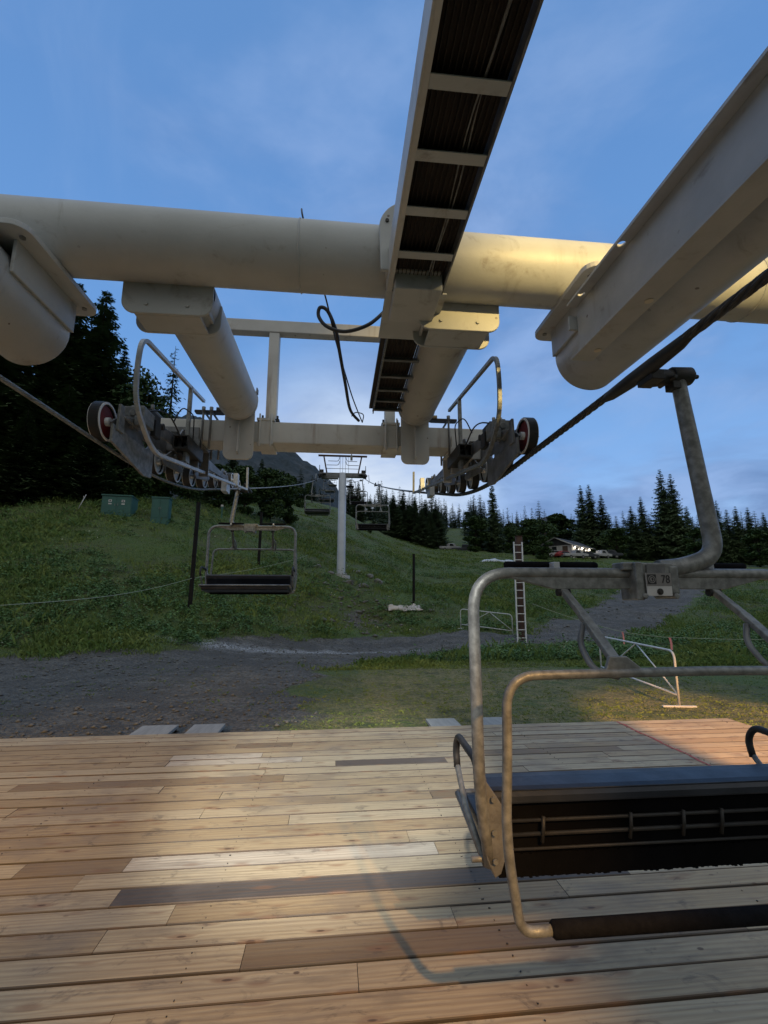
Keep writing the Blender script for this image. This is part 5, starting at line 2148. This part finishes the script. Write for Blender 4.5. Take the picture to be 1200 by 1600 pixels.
# ------------------------------------------------------------------ trees
def conifer_mesh(seed, h, levels, nb, twigs, spread, droop, name, mtl, bare=.06, gap=.12):
    """crown of drooping boughs carrying needle sprays; returns crown mesh"""
    r = np.random.default_rng(seed)
    P, T = [], []
    for L in range(levels):
        t = (L + r.uniform(-.3, .3)) / levels
        t = min(max(t, 0), .995)
        z = h * (bare + (1 - bare) * t)
        ln0 = spread * (1 - t) ** .85 + .03 * h * .3
        if t < .12:
            ln0 *= .7 + t * 2.5
        for k in range(nb if t < .8 else max(3, nb - 2)):
            if r.random() < gap:
                continue
            a = r.uniform(0, 2 * math.pi)
            ln = ln0 * r.uniform(.55, 1.12)
            rise = r.uniform(.0, .25) * (.3 + t)
            ca, sa = math.cos(a), math.sin(a)
            m = max(3, int(twigs * (ln / spread + .25)))
            u = np.sort(r.random(m)) * .95 + .05
            # bough curve: out, sagging, tip lifting
            bz = z + ln * (rise * u - droop * np.sin(u * 2.2) * .55)
            bx, by = ca * ln * u, sa * ln * u
            side = r.choice([-1, 1], m)
            ln_t = ln * (.12 + .26 * (1 - u)) + .16
            sp = r.uniform(.5, 1.3, m)
            dx = (ca * .7 - sa * side * sp)
            dy = (sa * .7 + ca * side * sp)
            nn = np.hypot(dx, dy)
            dx, dy = dx / nn * ln_t, dy / nn * ln_t
            dz = -ln_t * r.uniform(.15, .65, m)
            w = ln_t * r.uniform(.28, .55, m)
            ox, oy = -dy / ln_t * w * .5, dx / ln_t * w * .5
            p0 = np.stack([bx, by, bz], -1)
            p1 = np.stack([bx + dx * .45 + ox, by + dy * .45 + oy, bz + dz * .35 - w * .15], -1)
            p2 = np.stack([bx + dx, by + dy, bz + dz], -1)
            p3 = np.stack([bx + dx * .45 - ox, by + dy * .45 - oy, bz + dz * .35 - w * .15], -1)
            P.append(np.stack([p0, p1, p2, p3], 1))
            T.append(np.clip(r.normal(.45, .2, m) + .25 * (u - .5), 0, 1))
    # leader
    P = np.concatenate(P).reshape(-1, 3)
    me = raw_mesh(name, P, np.arange(len(P)).reshape(-1, 4))
    tint(me, np.concatenate(T))
    me.materials.append(mtl)
    return me


def trunk_mesh(h, r0, name, m=M['bark']):
    b = MB()
    b.tube([(0, 0, -1.0), (0, 0, .3), (.02 * h * .2, 0, h * .5), (0, 0, h * .99)], [r0 * 1.3, r0, r0 * .55, .02], 9)
    o = b.build(name, m)
    me = o.data
    bpy.data.objects.remove(o)
    return me


def broad_mesh(seed, h, w, n, leaf, mtl, low=.06):
    r = np.random.default_rng(seed)
    nc = 26
    cz = h * (low + (1 - low) * r.random(nc) ** .8)
    prof = np.sin(np.clip((cz / h - low * .6) / (1 - low * .6), 0, 1) * math.pi * .92 + .12)
    ca = r.uniform(0, 6.28, nc)
    cr = w * prof * np.sqrt(r.random(nc)) * .8
    C0 = np.stack([np.cos(ca) * cr, np.sin(ca) * cr, cz], -1)
    cs = w * r.uniform(.22, .42, nc)
    which = r.integers(0, nc, n)
    d = r.normal(0, 1, (n, 3))
    d /= np.linalg.norm(d, axis=1)[:, None]
    q = C0[which] + d * (cs[which] * r.random(n) ** .4)[:, None] * np.array([1, 1, .8])
    s = (leaf * r.uniform(.6, 1.3, n))[:, None]
    u = r.normal(0, 1, (n, 3))
    u /= np.linalg.norm(u, axis=1)[:, None]
    v = np.cross(u, r.normal(0, 1, (n, 3)))
    v /= np.linalg.norm(v, axis=1)[:, None]
    vs = np.stack([q - u * s, q + v * s * .6, q + u * s, q - v * s * .6], 1).reshape(-1, 3)
    me = raw_mesh('crown', vs, np.arange(n * 4).reshape(-1, 4))
    tint(me, np.clip(r.random(nc)[which] * .7 + r.random(n) * .3, 0, 1))
    me.materials.append(mtl)
    # limbs
    b = MB()
    b.tube([(0, 0, -.6), (0, 0, .2), (.1, .05, h * .35), (0, 0, h * .7)], [h * .022, h * .017, h * .012, .02], 8)
    for k in range(7):
        c = C0[r.integers(0, nc)]
        z0 = h * r.uniform(.15, .45)
        b.tube([(0, 0, z0), (c[0] * .5, c[1] * .5, (z0 + c[2]) / 2 + .1), tuple(c)], [h * .009, h * .006, .01], 6)
    o = b.build('trunk', M['bark'])
    tm = o.data
    bpy.data.objects.remove(o)
    return me, tm


H = 20.0
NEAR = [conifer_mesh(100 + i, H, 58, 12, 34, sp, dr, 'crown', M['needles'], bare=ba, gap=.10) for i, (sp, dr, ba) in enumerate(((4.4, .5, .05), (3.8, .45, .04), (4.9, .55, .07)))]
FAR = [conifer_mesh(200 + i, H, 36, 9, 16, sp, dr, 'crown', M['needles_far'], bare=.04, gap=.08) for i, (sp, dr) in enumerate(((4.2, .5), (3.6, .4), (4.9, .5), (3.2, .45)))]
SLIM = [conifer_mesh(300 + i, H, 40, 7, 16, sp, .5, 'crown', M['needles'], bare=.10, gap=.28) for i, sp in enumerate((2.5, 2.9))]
TR_N, TR_F = trunk_mesh(H, .30, 'trunk'), trunk_mesh(H, .24, 'trunk')
BROAD = [broad_mesh(400 + i, 8.0, w, 8200, .19, M['leaves']) for i, w in enumerate((2.6, 3.2, 2.2))]
AIRY = [broad_mesh(420 + i, 8.0, 2.2, 1700, .13, M['leaves'], .35) for i in range(2)]


def tree(kind, crown, trunk, x, y, z, sc, label, group, rz, wid=1.0):
    root = empty(kind, (x, y, z), rz)
    root.scale = (sc * wid, sc * wid, sc)
    tag(root, label, 'tree', group)
    for nm, me in (('trunk', trunk), ('crown', crown)):
        o = bpy.data.objects.new(nm, me)
        COL.objects.link(o)
        o.parent = root
    return root


def plant(px, y, top_py, kind, label, group, wid=1.0, base_drop=.0):
    """a tree standing at depth y whose tip shows at (px, top_py)"""
    tip = at_depth(px, top_py, y)
    z = tz(tip.x, y) - base_drop
    hgt = max(tip.z - z, 1.5)
    rr = random.Random(int(px * 13 + y * 7 + top_py))
    rz = rr.uniform(0, 6.28)
    if kind == 'near':
        return tree('conifer_tree', rr.choice(NEAR), TR_N, tip.x, y, z, hgt / H, label, group, rz, wid)
    if kind == 'slim':
        return tree('conifer_tree', rr.choice(SLIM), TR_N, tip.x, y, z, hgt / H, label, group, rz, wid)
    if kind == 'far':
        return tree('conifer_tree', rr.choice(FAR), TR_F, tip.x, y, z, hgt / H, label, group, rz, wid)
    src = BROAD if kind == 'broad' else AIRY
    c, t = rr.choice(src)
    return tree('broadleaf_tree', c, t, tip.x, y, z, hgt / 8.0, label, group, rz, wid)


GL = 'dark trees on the left bank'
LEFT = [
    (125, 40, 440, 'near', 'tallest dark conifer on the left, right of the left tube end', 1.15),
    (168, 41, 452, 'near', 'tall dark conifer just right of the tallest one on the left', 1.1),
    (75, 38, 470, 'near', 'dark conifer hidden behind the left tube end', 1.2),
    (196, 43, 545, 'near', 'shorter conifer at the right edge of the dark left mass', 1.0),
    (275, 46, 538, 'slim', 'lone slender conifer with open boughs against the sky inside the left guard rail', .95),
    (20, 36, 420, 'near', 'dark conifer at the left picture edge behind the tube', 1.2),
    (-40, 36, 380, 'near', 'big dark conifer leaning in from beyond the left picture edge', 1.2),
    (45, 34, 640, 'near', 'low bushy conifer at the left edge in front of the tall ones', 1.6),
    (110, 36, 600, 'near', 'low bushy conifer in front of the tallest conifer on the left', 1.7),
    (150, 35, 640, 'near', 'low dark conifer above the wide green cabinet', 1.6),
    (238, 42, 612, 'airy', 'pale leafy tree with sky showing through beside the slender conifer', 1.25),
    (222, 41, 590, 'airy', 'thin leafy tree at the edge of the dark mass behind the left guard rail', 1.1),
    (205, 38, 690, 'broad', 'dark leafy tree between the two green cabinets', 1.5),
    (255, 40, 690, 'broad', 'dark leafy tree behind the narrow green cabinet', 1.5),
    (310, 50, 655, 'slim', 'small conifer poking above the left end of the box beam', 1.2),
    (300, 42, 715, 'broad', 'leafy tree below the left sheave wheels', 1.5),
    (345, 44, 725, 'broad', 'leafy tree behind the left end plate', 1.5),
    (385, 47, 728, 'broad', 'leafy tree right of the left end plate', 1.4),
    (425, 50, 735, 'broad', 'leafy tree between the end plate and the lift line', 1.4),
    (455, 54, 748, 'broad', 'rightmost leafy tree of the left group beside the lift line', 1.1),
    (-10, 34, 600, 'near', 'bushy dark conifer at the far left edge above the bank', 1.6),
    (320, 60, 690, 'near', 'dark conifer behind the leafy trees under the box beam', 1.2),
    (365, 64, 700, 'near', 'dark conifer far behind the left end plate', 1.2),
    (410, 74, 716, 'near', 'dark conifer behind the trees beside the lift line', 1.2),
]
for px, y, tp, kd, lab, wd in LEFT:
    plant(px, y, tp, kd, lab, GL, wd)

GR = 'conifers along the right ridge'
RIGHT = [
    (906, 112, 757, 'near', 'left one of the twin pointed conifers behind the lodge', .9),
    (919, 112, 756, 'near', 'right one of the twin pointed conifers behind the lodge', .9),
    (938, 110, 772, 'near', 'conifer right of the twin conifers behind the lodge', 1.2),
    (985, 100, 790, 'near', 'broad dark conifer left of the tallest pair on the right', 1.2),
    (1000, 102, 775, 'near', 'dark conifer just left of the tallest pair on the right', 1.0),
    (1030, 100, 732, 'near', 'tallest conifer of the right ridge', .85),
    (1046, 101, 739, 'near', 'tall conifer just right of the tallest one on the ridge', .85),
    (1072, 104, 790, 'near', 'conifer seen just left of the chair hanger bend', 1.1),
    (1118, 104, 781, 'near', 'pointed conifer right of the chair hanger', .9),
    (1134, 105, 795, 'near', 'shorter conifer between two pointed ones right of the hanger', 1.0),
    (1148, 103, 790, 'near', 'pointed conifer second from the right edge group', .95),
    (1167, 102, 792, 'near', 'bushy pointed conifer near the right picture edge', 1.1),
    (1192, 103, 800, 'near', 'conifer at the right picture edge', 1.0),
    (768, 100, 748, 'near', 'lone tall conifer rising below the right sheave train', .8),
    (1215, 100, 780, 'near', 'conifer cut by the right picture edge', 1.0),
]
for px, y, tp, kd, lab, wd in RIGHT:
    plant(px, y, tp, kd, lab, GR, wd)
for px, y, tp, lab in ((742, 98, 806, 'leafy bush at the foot of the lone tall conifer'), (830, 97, 812, 'leafy tree left of the lodge'), (846, 88, 838, 'round bush just left of the lodge gable'),
                       (1090, 92, 828, 'low leafy bush right of the chair hanger bend'), (1180, 86, 826, 'low leafy bush near the right edge'), (868, 125, 806, 'leafy tree partly hiding the brown chalet'), (884, 126, 810, 'leafy tree right of the brown chalet'), (962, 96, 826, 'leafy tree at the right end of the lodge')):
    plant(px, y, tp, 'broad', lab, 'leafy trees on the right ridge', 1.6)

# the wooded hillside: rows of conifers too alike to tell apart
LAB_C = 'dark conifer standing in the wooded hillside beyond the grass'
LAB_R = 'small dark conifer in the tree line along the right skyline'
rr = random.Random(5)
sky = lambda px: np.interp(px, [880, 900, 960, 1020, 1080, 1240], [799, 800, 803, 803, 800, 805])


def stand(px, y, h, kind, label, group, wid):
    """a tree of height h on the slope at depth y"""
    x = at_depth(px, 800, y).x
    z = tz(x, y)
    q = random.Random(int(px * 31 + y * 17))
    if kind == 'far':
        return tree('conifer_tree', q.choice(FAR), TR_F, x, y, z - .4, h / H, label, group, q.uniform(0, 6.28), wid)
    c, t = q.choice(BROAD)
    return tree('broadleaf_tree', c, t, x, y, z - .3, h / 8.0, label, group, q.uniform(0, 6.28), wid)


for y, step, x0, x1 in ((268, 7.5, 545, 880), (248, 9.5, 552, 880), (225, 10.5, 556, 880), (200, 11, 566, 880), (175, 12, 578, 880), (150, 12.5, 590, 872), (128, 14, 600, 850), (260, 11, 430, 500), (215, 13, 430, 494), (170, 14, 430, 490)):
    px = x0 + rr.uniform(0, step)
    while px < x1:
        run = 690 + (y - 150) * .06 < px < 732 + (y - 150) * .02
        if not run or y > 240:
            kind = 'far' if rr.random() < .82 else 'broad'
            hh = rr.uniform(10, 17) if kind == 'far' else rr.uniform(7, 11)
            if rr.random() < .1 and kind == 'far':
                hh += 4
            stand(px, y + rr.uniform(-9, 9), hh * (1 if y < 240 else .95), kind, LAB_C if kind == 'far' else 'rounded leafy tree in the wooded hillside beyond the grass',
                  'trees of the wooded hillside', rr.uniform(.85, 1.3))
        px += step * rr.uniform(.6, 1.4)
for px, y, tp in ((615, 104, 765), (630, 108, 758), (648, 106, 768), (664, 110, 772), (680, 108, 776), (622, 112, 775), (640, 113, 780), (658, 101, 785), (672, 103, 790)):
    plant(px, y, tp + 8, 'near', 'dark conifer in the clump right of the receding chair', 'conifers right of the receding chair', 1.35)
for row, (y, drop, step) in enumerate(((150, 0, 11), (122, 10, 13))):
    px = 880
    while px < 1260:
        tp = sky(px) + drop + rr.gauss(0, 6)
        plant(px, y + rr.uniform(-4, 4), tp, 'far', LAB_R, 'trees of the right skyline', rr.uniform(.9, 1.5))
        px += step * rr.uniform(.7, 1.3)
# small conifers on the slope by the lift line
for px, y, tp, lab in ((578, 84, 816, 'small dark conifer on the grass below the receding chair'), (560, 150, 752, 'thin conifer beside the tower head'), (548, 170, 748, 'slender conifer just right of the tower head')):
    plant(px, y, tp, 'near', lab, 'conifers beside the lift line', 1.2)
